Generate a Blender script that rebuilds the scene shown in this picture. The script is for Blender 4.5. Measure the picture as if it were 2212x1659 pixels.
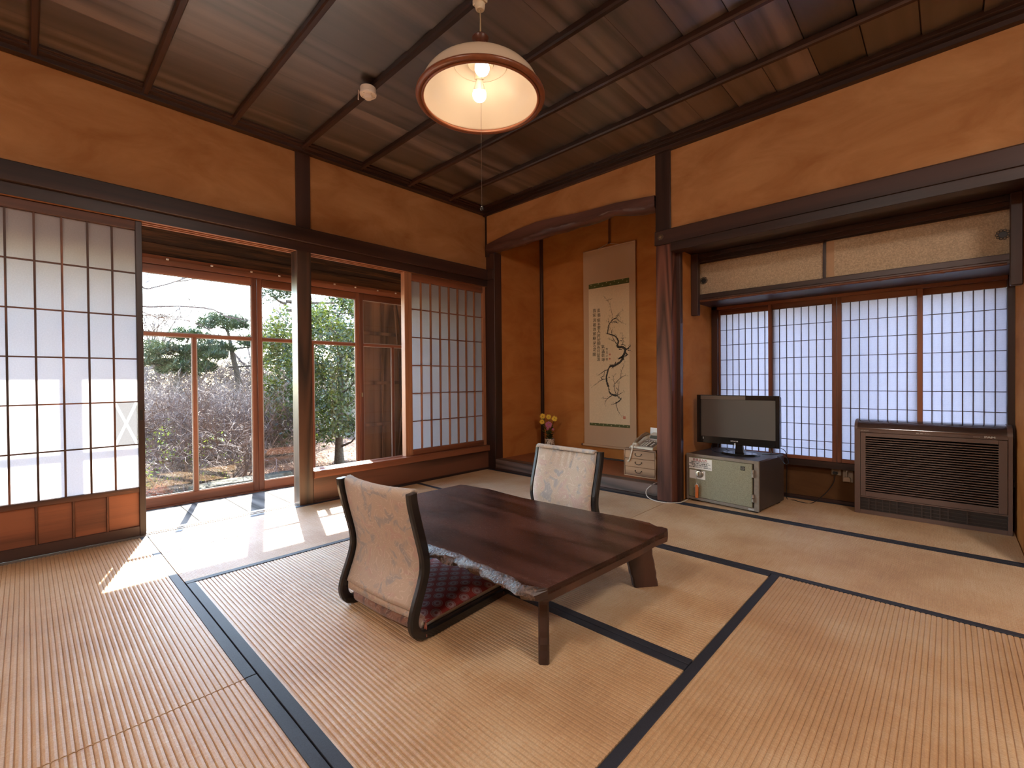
import bpy, bmesh, math, random
from mathutils import Vector, Matrix, noise as mnoise
random.seed(7)
for o in list(bpy.data.objects): bpy.data.objects.remove(o, do_unlink=True)
SC = bpy.context.scene
COL = SC.collection

# ------------------------------------------------------------------ camera, sky, sun, exposure
CAM = Vector((3.335, -3.168, 0.88))
YAW, PITCH, ROLL, FPX = math.radians(-43.51), math.radians(-0.53), math.radians(-0.484), 996.0
F = Vector((math.sin(YAW)*math.cos(PITCH), math.cos(YAW)*math.cos(PITCH), math.sin(PITCH)))
R0 = Vector((math.cos(YAW), -math.sin(YAW), 0)); U0 = R0.cross(F)
RT = R0*math.cos(ROLL)+U0*math.sin(ROLL); UP = -R0*math.sin(ROLL)+U0*math.cos(ROLL)
cd = bpy.data.cameras.new('camera'); cam = bpy.data.objects.new('camera', cd); COL.objects.link(cam)
cd.sensor_fit = 'HORIZONTAL'; cd.sensor_width = 36.0; cd.lens = 36.0*FPX/2212; cd.clip_start = 0.02; cd.clip_end = 400
M = Matrix.Identity(4)
for i in range(3):
    M[i][0] = RT[i]; M[i][1] = UP[i]; M[i][2] = -F[i]; M[i][3] = CAM[i]
cam.matrix_world = M
SC.camera = cam

SUNV = Vector((-1.0, 0.33, 1.11)).normalized()          # towards the sun
w = bpy.data.worlds.new('sky'); SC.world = w; w.use_nodes = True
wn = w.node_tree.nodes; wl = w.node_tree.links
sky = wn.new('ShaderNodeTexSky'); sky.sky_type = 'NISHITA'; sky.sun_disc = False
sky.sun_elevation = math.asin(SUNV.z); sky.sun_rotation = math.atan2(SUNV.x, SUNV.y)
sky.air_density = 1.3; sky.dust_density = 0.5; sky.ozone_density = 1.6
wl.new(sky.outputs[0], wn['Background'].inputs[0]); wn['Background'].inputs[1].default_value = 0.25
sd = bpy.data.lights.new('sun', 'SUN'); sun = bpy.data.objects.new('sun', sd); COL.objects.link(sun)
sd.energy = 5.4; sd.angle = math.radians(0.53); sd.color = (1.0, 0.95, 0.87)
sun.rotation_euler = (-SUNV).to_track_quat('-Z', 'Y').to_euler(); sun.location = (-6, 2, 7)
BULB = 5.0; REAR_FILL = 11.0  # strengths of the pendant bulbs and of the added, unseen fill lamps
SC.view_settings.view_transform = 'Standard'; SC.view_settings.look = 'None'
SC.view_settings.exposure = 3.52; SC.view_settings.gamma = 1.0; SC.view_settings.use_curve_mapping = False
SC.cycles.max_bounces = 10; SC.cycles.diffuse_bounces = 6; SC.cycles.glossy_bounces = 3
SC.cycles.transmission_bounces = 6; SC.cycles.transparent_max_bounces = 16
SC.cycles.sample_clamp_indirect = 6.0; SC.cycles.caustics_reflective = False; SC.cycles.caustics_refractive = False
SC.cycles.use_denoising = True

# ------------------------------------------------------------------ materials
def nmat(name):
    m = bpy.data.materials.new(name); m.use_nodes = True
    nt = m.node_tree; return m, nt.nodes, nt.links, nt.nodes['Principled BSDF']
def ramp(n, stops):
    r = n.new('ShaderNodeValToRGB'); e = r.color_ramp.elements
    while len(e) < len(stops): e.new(0.5)
    for i, (p, c) in enumerate(stops):
        e[i].position = p; e[i].color = (*c, 1)
    return r
def coords(n, l, scale=(1, 1, 1), kind='Object', rot=(0, 0, 0)):
    tc = n.new('ShaderNodeTexCoord'); mp = n.new('ShaderNodeMapping')
    mp.inputs['Scale'].default_value = scale; mp.inputs['Rotation'].default_value = rot
    l.new(tc.outputs[kind], mp.inputs[0]); return mp.outputs[0]
def noise(n, l, vec, scale=5, detail=4, rough=.5, dist=0):
    t = n.new('ShaderNodeTexNoise'); t.inputs['Scale'].default_value = scale
    t.inputs['Detail'].default_value = detail; t.inputs['Roughness'].default_value = rough
    t.inputs['Distortion'].default_value = dist
    if vec is not None: l.new(vec, t.inputs['Vector'])
    return t.outputs[0]
def bump(n, l, b, h, strength=.3, dist=.01):
    bp = n.new('ShaderNodeBump'); bp.inputs['Strength'].default_value = strength
    bp.inputs['Distance'].default_value = dist; l.new(h, bp.inputs['Height']); l.new(bp.outputs[0], b.inputs['Normal'])
def mathn(n, l, op, a, b=None):
    m = n.new('ShaderNodeMath'); m.operation = op
    for i, x in enumerate((a, b)):
        if x is None: continue
        if isinstance(x, (int, float)): m.inputs[i].default_value = x
        else: l.new(x, m.inputs[i])
    return m.outputs[0]
def plain(name, col, rough=.5, metal=0, var=0.0, spec=.5, vs=40, bmp=0):
    m, n, l, b = nmat(name)
    b.inputs['Roughness'].default_value = rough; b.inputs['Metallic'].default_value = metal
    b.inputs['Specular IOR Level'].default_value = spec
    nz = noise(n, l, coords(n, l), vs, 5, .6)
    r = ramp(n, [(.3, tuple(c*(1-var) for c in col)), (.7, tuple(min(1, c*(1+var)) for c in col))])
    l.new(nz, r.inputs[0]); l.new(r.outputs[0], b.inputs['Base Color'])
    if bmp: bump(n, l, b, nz, bmp, .004)
    return m
def wood(name, dark, light, axis='x', rings=9, scale=1.0, rough=.4, spec=.5, cross=9.0, rnd=0.0, bmp=.12, wear=None):
    """grain runs along the axis; contour rings of a stretched noise give the cathedral figure"""
    m, n, l, b = nmat(name)
    b.inputs['Roughness'].default_value = rough; b.inputs['Specular IOR Level'].default_value = spec
    s = {'x': (.45, cross, cross), 'y': (cross, .45, cross), 'z': (cross, cross, .45)}[axis]
    s = tuple(v*scale for v in s)
    tc = n.new('ShaderNodeTexCoord'); mp = n.new('ShaderNodeMapping'); mp.inputs['Scale'].default_value = s
    oi = n.new('ShaderNodeObjectInfo')
    ad = n.new('ShaderNodeVectorMath'); ad.operation = 'ADD'
    cm = n.new('ShaderNodeCombineXYZ')
    rr = mathn(n, l, 'MULTIPLY', oi.outputs['Random'], 37.0)
    for k in range(3): l.new(rr, cm.inputs[k])
    l.new(tc.outputs['Object'], mp.inputs[0]); l.new(mp.outputs[0], ad.inputs[0]); l.new(cm.outputs[0], ad.inputs[1])
    v = ad.outputs[0]
    nz = noise(n, l, v, .5, 2, .45)
    rg = mathn(n, l, 'PINGPONG', mathn(n, l, 'MULTIPLY', nz, rings), 1.0)
    fine = noise(n, l, v, 6.0, 6, .7)
    mx = mathn(n, l, 'ADD', mathn(n, l, 'MULTIPLY', rg, .6), mathn(n, l, 'MULTIPLY', fine, .55))
    r = ramp(n, [(.2, dark), (.8, light)]); l.new(mx, r.inputs[0])
    colr = r.outputs[0]
    if wear:
        wz = noise(n, l, mp.outputs[0], 1.2, 6, .75)
        wr = ramp(n, [((.45 if 'black' in name else .55), (0, 0, 0)), ((.56 if 'black' in name else .64), (1, 1, 1))]); l.new(wz, wr.inputs[0])
        mxw = n.new('ShaderNodeMix'); mxw.data_type = 'RGBA'
        l.new(wr.outputs[0], mxw.inputs[0]); l.new(colr, mxw.inputs[6]); mxw.inputs[7].default_value = (*wear, 1); colr = mxw.outputs[2]
    if rnd:
        hs = n.new('ShaderNodeHueSaturation')
        l.new(mathn(n, l, 'ADD', mathn(n, l, 'MULTIPLY', oi.outputs['Random'], rnd), 1-rnd/2), hs.inputs['Value'])
        l.new(colr, hs.inputs['Color']); colr = hs.outputs[0]
    l.new(colr, b.inputs['Base Color'])
    if name.startswith('lacq'):
        sp = noise(n, l, coords(n, l, (30, 260, 60)), 1, 3, .9); rs = ramp(n, [(.60, (.24, .24, .24)), (.74, (.50, .50, .50))]); l.new(sp, rs.inputs[0]); l.new(rs.outputs[0], b.inputs['Roughness'])
    bump(n, l, b, mx, bmp, .003)
    return m
def plaster(name, c1, c2):
    m, n, l, b = nmat(name); b.inputs['Roughness'].default_value = .9; b.inputs['Specular IOR Level'].default_value = .15
    v = coords(n, l, (1, 1, 2.2))
    a = noise(n, l, v, 2.2, 6, .62, .6); f = noise(n, l, v, 260, 3, .6)
    r = ramp(n, [(.32, c1), (.68, c2)]); l.new(a, r.inputs[0]); l.new(r.outputs[0], b.inputs['Base Color'])
    bump(n, l, b, mathn(n, l, 'ADD', mathn(n, l, 'MULTIPLY', a, 2), f), .25, .002)
    return m
def paper(name, col, trans=.75, sc=170):
    m, n, l, b = nmat(name); out = n['Material Output']
    n.remove(b)
    nz = noise(n, l, coords(n, l, (1, 1, 1)), sc, 6, .75)
    r = ramp(n, [(.3, tuple(c*.86 for c in col)), (.7, col)]); l.new(nz, r.inputs[0])
    d = n.new('ShaderNodeBsdfDiffuse'); t = n.new('ShaderNodeBsdfTranslucent'); mx = n.new('ShaderNodeMixShader')
    l.new(r.outputs[0], d.inputs[0]); l.new(r.outputs[0], t.inputs[0]); mx.inputs[0].default_value = trans
    l.new(d.outputs[0], mx.inputs[1]); l.new(t.outputs[0], mx.inputs[2]); l.new(mx.outputs[0], out.inputs[0])
    return m
def glass(name, tint=(.97, .985, .98)):
    m, n, l, b = nmat(name); out = n['Material Output']; n.remove(b)
    t = n.new('ShaderNodeBsdfTransparent'); t.inputs[0].default_value = (*tint, 1)
    g = n.new('ShaderNodeBsdfGlossy'); g.inputs['Roughness'].default_value = .02
    fr = n.new('ShaderNodeLayerWeight'); fr.inputs[0].default_value = .5
    ff = mathn(n, l, 'ADD', mathn(n, l, 'MULTIPLY', mathn(n, l, 'POWER', fr.outputs['Facing'], 4.0), .6), .035)
    mx = n.new('ShaderNodeMixShader'); l.new(ff, mx.inputs[0]); l.new(t.outputs[0], mx.inputs[1]); l.new(g.outputs[0], mx.inputs[2])
    l.new(mx.outputs[0], out.inputs[0]); return m
def emit(name, col, s):
    m, n, l, b = nmat(name); b.inputs['Base Color'].default_value = (1, 1, 1, 1)
    b.inputs['Emission Color'].default_value = (*col, 1); b.inputs['Emission Strength'].default_value = s; return m

DK = dict(rough=.38, spec=.45, rings=7, bmp=.08)
W = {}
for ax in 'xyz':
    W['dark_'+ax] = wood('dark_beam_wood_'+ax, (.018, .009, .007), (.058, .026, .019), ax, **DK)
    W['red_'+ax] = wood('red_brown_wood_'+ax, (.10, .030, .014), (.28, .095, .045), ax, rough=.42, rings=8, bmp=.1)
    W['shoji_'+ax] = wood('shoji_frame_wood_'+ax, (.16, .055, .025), (.36, .15, .07), ax, rough=.5, rings=6)
W['old_z'] = wood('old_dark_shoji_wood', (.02, .012, .008), (.10, .035, .017), 'z', rough=.5, wear=(.32, .11, .05))
W['old_y'] = wood('old_dark_rail_wood', (.02, .012, .008), (.10, .035, .017), 'y', rough=.5, wear=(.32, .11, .05))
W['black'] = wood('worn_black_board', (.008, .006, .006), (.040, .024, .020), 'y', rough=.5, cross=12, wear=(.16, .07, .035))
W['koshi'] = wood('orange_panel_wood', (.10, .028, .011), (.27, .085, .035), 'y', rough=.5, rings=5, cross=14)
W['post'] = wood('figured_post_wood', (.035, .012, .008), (.17, .062, .040), 'z', rings=30, cross=7, rough=.5, spec=.25)
W['postL'] = wood('window_post_wood', (.012, .008, .006), (.075, .036, .022), 'z', rings=22, cross=6, rough=.36)
W['ceil'] = wood('ceiling_board_wood', (.012, .008, .007), (.125, .087, .073), 'y', rings=9, cross=11, rough=.36, spec=1.0, rnd=1.3)
for _n in W['ceil'].node_tree.nodes:
    if _n.type == 'BSDF_PRINCIPLED': _n.inputs['IOR'].default_value = 1.9
W['engawa'] = wood('pale_deck_wood', (.030, .024, .020), (.135, .118, .105), 'x', rings=26, cross=5, rough=.85, spec=.1, rnd=.12, bmp=.2)
W['table'] = wood('lacquered_table_wood', (.014, .006, .005), (.085, .036, .027), 'x', rings=22, cross=5, rough=.26, spec=.5, bmp=.05)
W['tleg'] = wood('table_leg_wood', (.022, .010, .007), (.075, .032, .02), 'z', rings=9, cross=5, rough=.4)
W['bark'] = plain('bark_edge', (.075, .042, .028), .25, 0, .95, .8, 110, 1.0)
W['kura'] = wood('weathered_board', (.07, .045, .03), (.26, .16, .10), 'z', rings=14, cross=4, rough=.75, bmp=.3)
W['kamachi'] = wood('step_beam_wood', (.035, .022, .018), (.15, .09, .07), 'x', rings=22, cross=6, rough=.5)
W['chest'] = wood('paulownia_wood', (.14, .065, .032), (.42, .235, .125), 'x', rings=10, cross=8, rough=.55)
PL = plaster('ochre_plaster', (.33, .135, .045), (.47, .225, .090))
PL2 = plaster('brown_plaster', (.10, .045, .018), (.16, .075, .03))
PLT = plaster('orange_alcove_plaster', (.38, .130, .030), (.50, .200, .055))
PAPER = paper('shoji_paper', (.62, .585, .585), .72)
PAPER2 = paper('window_shoji_paper', (.50, .48, .54), .78, 120)
GLASS = glass('window_glass')

def tatami(name, axis):
    m, n, l, b = nmat(name)
    b.inputs['Roughness'].default_value = .40; b.inputs['Specular IOR Level'].default_value = .6
    sc = (1.2, 1.2, 1)
    big = noise(n, l, coords(n, l, sc), 2.0, 4, .6)
    fib = noise(n, l, coords(n, l, (6, 420, 6) if axis == 'y' else (420, 6, 6)), 1, 2, .6)
    spk = noise(n, l, coords(n, l, (1, 1, 1)), 190, 4, .75)
    mx = mathn(n, l, 'ADD', mathn(n, l, 'MULTIPLY', big, .55), mathn(n, l, 'ADD', mathn(n, l, 'MULTIPLY', fib, .30), mathn(n, l, 'MULTIPLY', spk, .38)))
    r = ramp(n, [(.40, (.34, .175, .080)), (.60, (.51, .300, .150)), (.76, (.62, .44, .27))])
    l.new(mx, r.inputs[0]); l.new(r.outputs[0], b.inputs['Base Color'])
    bump(n, l, b, mathn(n, l, 'ADD', fib, mathn(n, l, 'MULTIPLY', spk, 1.2)), .5, .0018)
    return m
TAT = {'x': tatami('tatami_straw_x', 'x'), 'y': tatami('tatami_straw_y', 'y')}
BORDER = plain('black_tatami_cloth', (.020, .021, .030), .62, 0, .35, .5, 400, .2)

# ------------------------------------------------------------------ mesh helpers
class MB:
    def __init__(s): s.v = []; s.f = []
    def add(s, vs, fs):
        n = len(s.v); s.v += [tuple(v) for v in vs]; s.f += [[i+n for i in f] for f in fs]; return s
    def box(s, x0, x1, y0, y1, z0, z1):
        return s.add([(x0,y0,z0),(x1,y0,z0),(x1,y1,z0),(x0,y1,z0),(x0,y0,z1),(x1,y0,z1),(x1,y1,z1),(x0,y1,z1)],
                     [(3,2,1,0),(4,5,6,7),(0,1,5,4),(1,2,6,5),(2,3,7,6),(3,0,4,7)])
    def prism(s, poly, a0, a1, axis='z', poly2=None):
        """poly in the plane across the axis; x -> (y,z), y -> (x,z), z -> (x,y)"""
        f = {'z': lambda p, a: (p[0], p[1], a), 'y': lambda p, a: (p[0], a, p[1]), 'x': lambda p, a: (a, p[0], p[1])}[axis]
        n = len(poly); q = poly2 or poly
        vs = [f(p, a0) for p in poly]+[f(p, a1) for p in q]
        return s.add(vs, [list(range(n))[::-1], list(range(n, 2*n))]+[(i, (i+1) % n, n+(i+1) % n, n+i) for i in range(n)])
    def tube(s, pts, r, n=6, caps=True):
        pts = [Vector(p) for p in pts]; m = len(pts)
        rr = r if isinstance(r, (list, tuple)) else [r]*m
        t0 = (pts[1]-pts[0]).normalized(); a = t0.orthogonal().normalized(); rings = []
        for i, p in enumerate(pts):
            t = ((pts[min(i+1, m-1)]-pts[max(i-1, 0)])).normalized()
            a = (a-t*a.dot(t)); a = a.normalized() if a.length > 1e-6 else t.orthogonal().normalized(); b = t.cross(a)
            rings.append([p+(a*math.cos(2*math.pi*k/n)+b*math.sin(2*math.pi*k/n))*rr[i] for k in range(n)])
        vs = [v for g in rings for v in g]
        fs = [(i*n+k, i*n+(k+1) % n, (i+1)*n+(k+1) % n, (i+1)*n+k) for i in range(m-1) for k in range(n)]
        if caps: fs += [list(range(n))[::-1], [(m-1)*n+k for k in range(n)]]
        return s.add(vs, fs)
    def lathe(s, prof, c=(0, 0, 0), n=32, axis='z', closed=False):
        vs = []; m = len(prof)
        for r, z in prof:
            for k in range(n):
                a = 2*math.pi*k/n; x, y = r*math.cos(a), r*math.sin(a)
                vs.append({'z': (c[0]+x, c[1]+y, c[2]+z), 'y': (c[0]+x, c[1]+z, c[2]+y), 'x': (c[0]+z, c[1]+x, c[2]+y)}[axis])
        fs = [(i*n+k, i*n+(k+1) % n, (i+1)*n+(k+1) % n, (i+1)*n+k) for i in range(m-1) for k in range(n)]
        if closed: fs += [((m-1)*n+k, (m-1)*n+(k+1) % n, (k+1) % n, k) for k in range(n)]
        else: fs += [list(range(n))[::-1], [(m-1)*n+k for k in range(n)]]
        return s.add(vs, fs)
    def sweep(s, path, w, h, side=(1, 0, 0), closed_ends=True):
        """rect section: w along side, h across the path"""
        path = [Vector(p) for p in path]; sd = Vector(side); m = len(path); vs = []
        for i, p in enumerate(path):
            t = (path[min(i+1, m-1)]-path[max(i-1, 0)]).normalized(); nn = sd.cross(t).normalized()
            c = .22*min(w, h)
            for a, b in ((-w/2+c, -h/2), (w/2-c, -h/2), (w/2, -h/2+c), (w/2, h/2-c), (w/2-c, h/2), (-w/2+c, h/2), (-w/2, h/2-c), (-w/2, -h/2+c)):
                vs.append(p+sd*a+nn*b)
        fs = [(i*8+k, i*8+(k+1) % 8, (i+1)*8+(k+1) % 8, (i+1)*8+k) for i in range(m-1) for k in range(8)]
        fs += [list(range(8))[::-1], [(m-1)*8+k for k in range(8)]]
        return s.add(vs, fs)
    def grid(s, fn, nu, nv):
        vs = [fn(i/nu, j/nv) for i in range(nu+1) for j in range(nv+1)]
        return s.add(vs, [(i*(nv+1)+j, (i+1)*(nv+1)+j, (i+1)*(nv+1)+j+1, i*(nv+1)+j+1) for i in range(nu) for j in range(nv)])
    def cloth(s, fn, nu, nv, th):
        """closed slab: fn(u, v) -> (point, normal)"""
        P = [fn(i/nu, j/nv) for i in range(nu+1) for j in range(nv+1)]; N = len(P)
        vs = [p+n*(th/2) for p, n in P]+[p-n*(th/2) for p, n in P]; k = nv+1; fs = []
        for i in range(nu):
            for j in range(nv):
                q = (i*k+j, (i+1)*k+j, (i+1)*k+j+1, i*k+j+1); fs.append(q); fs.append(tuple(N+a for a in q[::-1]))
        rim = [i*k for i in range(nu+1)]+[nu*k+j for j in range(1, nv+1)]+[i*k+nv for i in range(nu-1, -1, -1)]+[j for j in range(nv-1, 0, -1)]
        for a, b in zip(rim, rim[1:]+rim[:1]): fs.append((b, a, N+a, N+b))
        return s.add(vs, fs)
    def xf(s, m):
        s.v = [tuple(m @ Vector(v)) for v in s.v]; return s

ORG = {}
def tag(o, label=None, cat=None, group=None, kind=None):
    for k, x in (('label', label), ('category', cat), ('group', group), ('kind', kind)):
        if x: o[k] = x
    return o
def build(mb, name, mat, parent=None, bev=0, smooth=False, org=None, label=None, cat=None, group=None, kind=None, fix=True, mesh=None):
    me = mesh or bpy.data.meshes.new(name)
    o = bpy.data.objects.new(name, me)
    if parent is not None: base = ORG.get(parent.name, Vector((0, 0, 0))).copy()
    elif org is not None: base = Vector(org)
    else:
        xs = [v[0] for v in mb.v]; ys = [v[1] for v in mb.v]; zs = [v[2] for v in mb.v]
        base = Vector(((min(xs)+max(xs))/2, (min(ys)+max(ys))/2, min(zs)))
    ORG[o.name] = base
    if mesh is None:
        used = sorted({i for f_ in mb.f for i in f_})
        if len(used) < len(mb.v):
            ix = {j: i for i, j in enumerate(used)}; mb.v = [mb.v[j] for j in used]; mb.f = [[ix[i] for i in f_] for f_ in mb.f]
        me.from_pydata([(v[0]-base.x, v[1]-base.y, v[2]-base.z) for v in mb.v], [], mb.f)
        if fix or bev:
            bm = bmesh.new(); bm.from_mesh(me)
            if bev:
                ed = [e for e in bm.edges if len(e.link_faces) == 2 and e.calc_face_angle(0) > .6]
                bmesh.ops.bevel(bm, geom=ed, offset=bev, segments=1, affect='EDGES', clamp_overlap=True)
            if fix: bmesh.ops.recalc_face_normals(bm, faces=bm.faces)
            bm.to_mesh(me); bm.free()
        if smooth:
            me.polygons.foreach_set('use_smooth', [True]*len(me.polygons))
            if smooth != 'all':
                try: me.set_sharp_from_angle(angle=.7)
                except Exception: pass
        me.materials.append(mat)
    COL.objects.link(o)
    if parent is not None: o.parent = parent
    else: o.location = base
    return tag(o, label, cat, group, kind)
def empty(name, loc, label=None, cat=None, group=None, kind=None, rz=0):
    o = bpy.data.objects.new(name, None); COL.objects.link(o); o.location = loc; o.rotation_euler = (0, 0, rz)
    o.empty_display_size = .1; ORG[o.name] = Vector(loc); return tag(o, label, cat, group, kind)
def local(o):
    """parts of this thing are given in its own coordinates"""
    ORG[o.name] = Vector((0, 0, 0)); return o
def B(x0, x1, y0, y1, z0, z1): return MB().box(x0, x1, y0, y1, z0, z1)
def sbox(name, dims, mat, parent=None, bev=0.002, **k): return build(B(*dims), name, mat, parent, bev, **k)
def dup(root, loc=None, rz=None, label=None, group=None, parent=None):
    c = root.copy(); COL.objects.link(c)
    if parent is not None: c.parent = parent
    if loc is not None: c.location = loc
    if rz is not None: c.rotation_euler = (0, 0, rz)
    if label: c['label'] = label
    if group: c['group'] = group
    for ch in list(root.children): dup(ch, parent=c)
    return c
def text_mesh(s, size, depth=0.0):
    cu = bpy.data.curves.new('t', 'FONT'); cu.body = s; cu.size = size; cu.align_x = 'CENTER'; cu.align_y = 'CENTER'
    cu.extrude = depth; cu.resolution_u = 2
    o = bpy.data.objects.new('t', cu); COL.objects.link(o); bpy.context.view_layer.update()
    dg = bpy.context.evaluated_depsgraph_get(); me = o.evaluated_get(dg).to_mesh()
    vs = [v.co.copy() for v in me.vertices]; fs = [list(p.vertices) for p in me.polygons]
    o.evaluated_get(dg).to_mesh_clear(); bpy.data.objects.remove(o); bpy.data.curves.remove(cu)
    return vs, fs
def text_xz(mb, s, size, x, y, z, bold=0.0, squash=1.0, depth=.0003):
    """writing on a plane that faces -Y"""
    vs, fs = text_mesh(s, size, depth)
    for k in ((0, 0),) if not bold else ((-bold, 0), (bold, 0)):
        mb.add([(x+v.x*squash+k[0], y-v.z, z+v.y+k[1]) for v in vs], fs)
    return mb

# ------------------------------------------------------------------ floor and mats
S = 'structure'
fl = sbox('floor', (0, 5.55, -5.45, .74, -.12, -.035), plain('subfloor', (.08, .05, .03), .8), bev=0, kind=S, org=(0, 0, 0))
def mat_piece(x0, x1, y0, y1, ax, border=(1, 1)):
    g = .0024; x0 += g; x1 -= g; y0 += g; y1 -= g
    Lw = (y1-y0) if ax == 'x' else (x1-x0); n = round(Lw/.0147); p = Lw/n
    prof = [(0, -.034)]
    for k in range(n):
        for ph, h in ((0, -.0036), (.13, -.0009), (.5, 0), (.87, -.0009)): prof.append(((k+ph)*p, h))
    prof += [(Lw, -.0030), (Lw, -.034)]
    m = MB()
    if ax == 'x': m.prism([(y0+u, z) for u, z in prof], x0, x1, 'x')
    else: m.prism([(x0+u, z) for u, z in prof], y0, y1, 'y')
    t = build(m, 'tatami_mat', TAT[ax], fl, fix=True)
    bw, h = .031, .0014
    for k, on in enumerate(border):
        if not on: continue
        b = MB()
        if ax == 'x':
            a = y0 if k == 0 else y1-bw; b.box(x0-.0005, x1+.0005, a-.0005, a+bw+.0005, -.03, h)
        else:
            a = x0 if k == 0 else x1-bw; b.box(a-.0005, a+bw+.0005, y0-.0005, y1+.0005, -.03, h)
        build(b, 'cloth_border', BORDER, t, .001)
MATS = [(0, .92, -2.70, -.88, 'y'), (0, 1.82, -3.61, -2.70, 'x'), (1.82, 3.67, -3.61, -2.70, 'x'),
        (.92, 2.755, -2.70, -1.78, 'x'), (.92, 2.755, -1.78, -.88, 'x'), (2.755, 3.67, -2.70, -.88, 'y'),
        (.02, 1.874, -.88, -.012, 'x'), (1.874, 3.67, -.88, 0, 'x'), (1.94, 3.60, .002, .71, 'x'),
        (3.67, 4.6, -1.82, 0, 'y'), (4.6, 5.5, -1.82, 0, 'y'), (3.67, 5.5, -2.72, -1.82, 'x'), (3.67, 5.5, -3.61, -2.72, 'x'),
        (0, 1.82, -4.52, -3.61, 'x'), (1.82, 3.67, -4.52, -3.61, 'x'), (3.67, 5.5, -4.52, -3.61, 'x'),
        (0, 1.82, -5.42, -4.52, 'x'), (1.82, 3.67, -5.42, -4.52, 'x'), (3.67, 5.5, -5.42, -4.52, 'x')]
for a in MATS: mat_piece(*a)

# ------------------------------------------------------------------ ceiling
ce = sbox('ceiling', (-.1, 5.6, -5.5, .05, 2.566, 2.62), W['dark_x'], bev=0, kind=S, org=(0, 0, 2.56))
bm_ = {}
k = 0; x = 3.442
xs = [3.442-.2104*i for i in range(-10, 17)]
xs = sorted([v for v in xs if 0.02 < v < 5.55]+[0.0, 5.55])
for a, b in zip(xs, xs[1:]):
    wd = round(b-a, 4); tilt = .006
    m = MB().prism([(a+.0065, 2.544), (b+.0, 2.551), (b+.0, 2.5665), (a+.0065, 2.5665)], -5.45, .02, 'y')
    build(m, 'ceiling_board', W['ceil'], ce)
for i in range(13):
    y = -.493-.438*i
    m = MB().prism([(y-.016, 2.546), (y-.016, 2.520), (y-.010, 2.511), (y+.010, 2.511), (y+.016, 2.520), (y+.016, 2.546)], .02, 5.5, 'x')
    build(m, 'ceiling_batten', W['dark_x'], ce)
# ------------------------------------------------------------------ crown, nageshi, posts: the dark trim
def crown(name, prof, a0, a1, ax, mat):
    build(MB().prism(prof, a0, a1, ax), name, mat, kind=S, bev=.001)
crown('trim_1', [(-.01, 2.500), (.036, 2.500), (.036, 2.522), (.078, 2.522), (.078, 2.532), (.100, 2.532), (.100, 2.556), (-.01, 2.556)], -5.45, 0, 'y', W['dark_y'])
crown('trim_2', [(.0, 2.488), (-.052, 2.488), (-.052, 2.512), (-.098, 2.512), (-.098, 2.526), (-.130, 2.526), (-.130, 2.556), (.0, 2.556)], .0, 5.55, 'x', W['dark_x'])
# left wall
wl_ = build(B(-.085, -.014, -5.5, .0, 1.95, 2.52), 'wall_left', PL, kind=S)
build(MB().prism([(-.02, 1.868), (.030, 1.868), (.026, 1.966), (.012, 1.972), (-.02, 1.972)], -5.45, .0, 'y'), 'trim_3', W['dark_y'], kind=S, bev=.002)
# head track with two grooves, its underside takes the light from the deck
build(MB().prism([(-.115, 1.806), (-.092, 1.806), (-.092, 1.820), (-.070, 1.820), (-.070, 1.806), (-.055, 1.806), (-.055, 1.820), (-.030, 1.820), (-.030, 1.806), (-.004, 1.806), (-.004, 1.870), (-.115, 1.870)], -5.45, 0, 'y'),
      'trim_4', W['shoji_y'], kind=S)
sbox('trim_5', (-.0035, .0005, -5.45, 0, 1.8055, 1.869), W['dark_y'], kind=S, bev=0)
for i, (y0, y1) in enumerate(((-1.845, -1.745), (-3.72, -3.62))):
    sbox('trim_%d' % (6+i), (-.105, .0, y0, y1, -.02, 1.866), W['postL'], kind=S, bev=.004)
    sbox('trim_%d' % (8+i), (-.03, .0, y0, y1, 1.97, 2.52), W['dark_z'], kind=S, bev=.002)
sbox('trim_10', (-.11, .100, .0, .10, -.02, 2.125), W['dark_z'], kind=S, bev=.003)
sbox('trim_11', (-.02, .030, -.012, .06, 2.10, 2.52), W['dark_z'], kind=S, bev=.002)
sbox('trim_12', (.0, .098, -.020, .0, 1.868, 1.968), W['dark_x'], kind=S, bev=.002)
# threshold with grooves
m = MB().prism([(-.115, -.03), (0, -.03), (0, .001), (-.018, .001), (-.018, -.004), (-.037, -.004), (-.037, .001), (-.052, .001), (-.052, -.004), (-.071, -.004), (-.071, .001), (-.115, .001)], -5.45, -1.845, 'y')
build(m, 'trim_13', wood('pale_threshold_wood', (.14, .11, .09), (.36, .30, .25), 'y', rings=8), kind=S)
# low window: sill with tracks and the board under it
m = MB().prism([(-.115, .185), (.018, .180), (.018, .231), (-.020, .234), (-.020, .229), (-.040, .229), (-.040, .234), (-.055, .234), (-.055, .229), (-.075, .229), (-.075, .234), (-.115, .234)], -1.745, .0, 'y')
build(m, 'trim_14', W['red_y'], kind=S)
sbox('trim_15', (-.09, -.004, -1.745, .0, .012, .184), wood('low_board_wood', (.040, .016, .010), (.15, .055, .03), 'y', rings=16, cross=6, rough=.4), kind=S)
sbox('trim_16', (-.02, .008, -1.745, .0, -.01, .014), W['dark_y'], kind=S)

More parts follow.
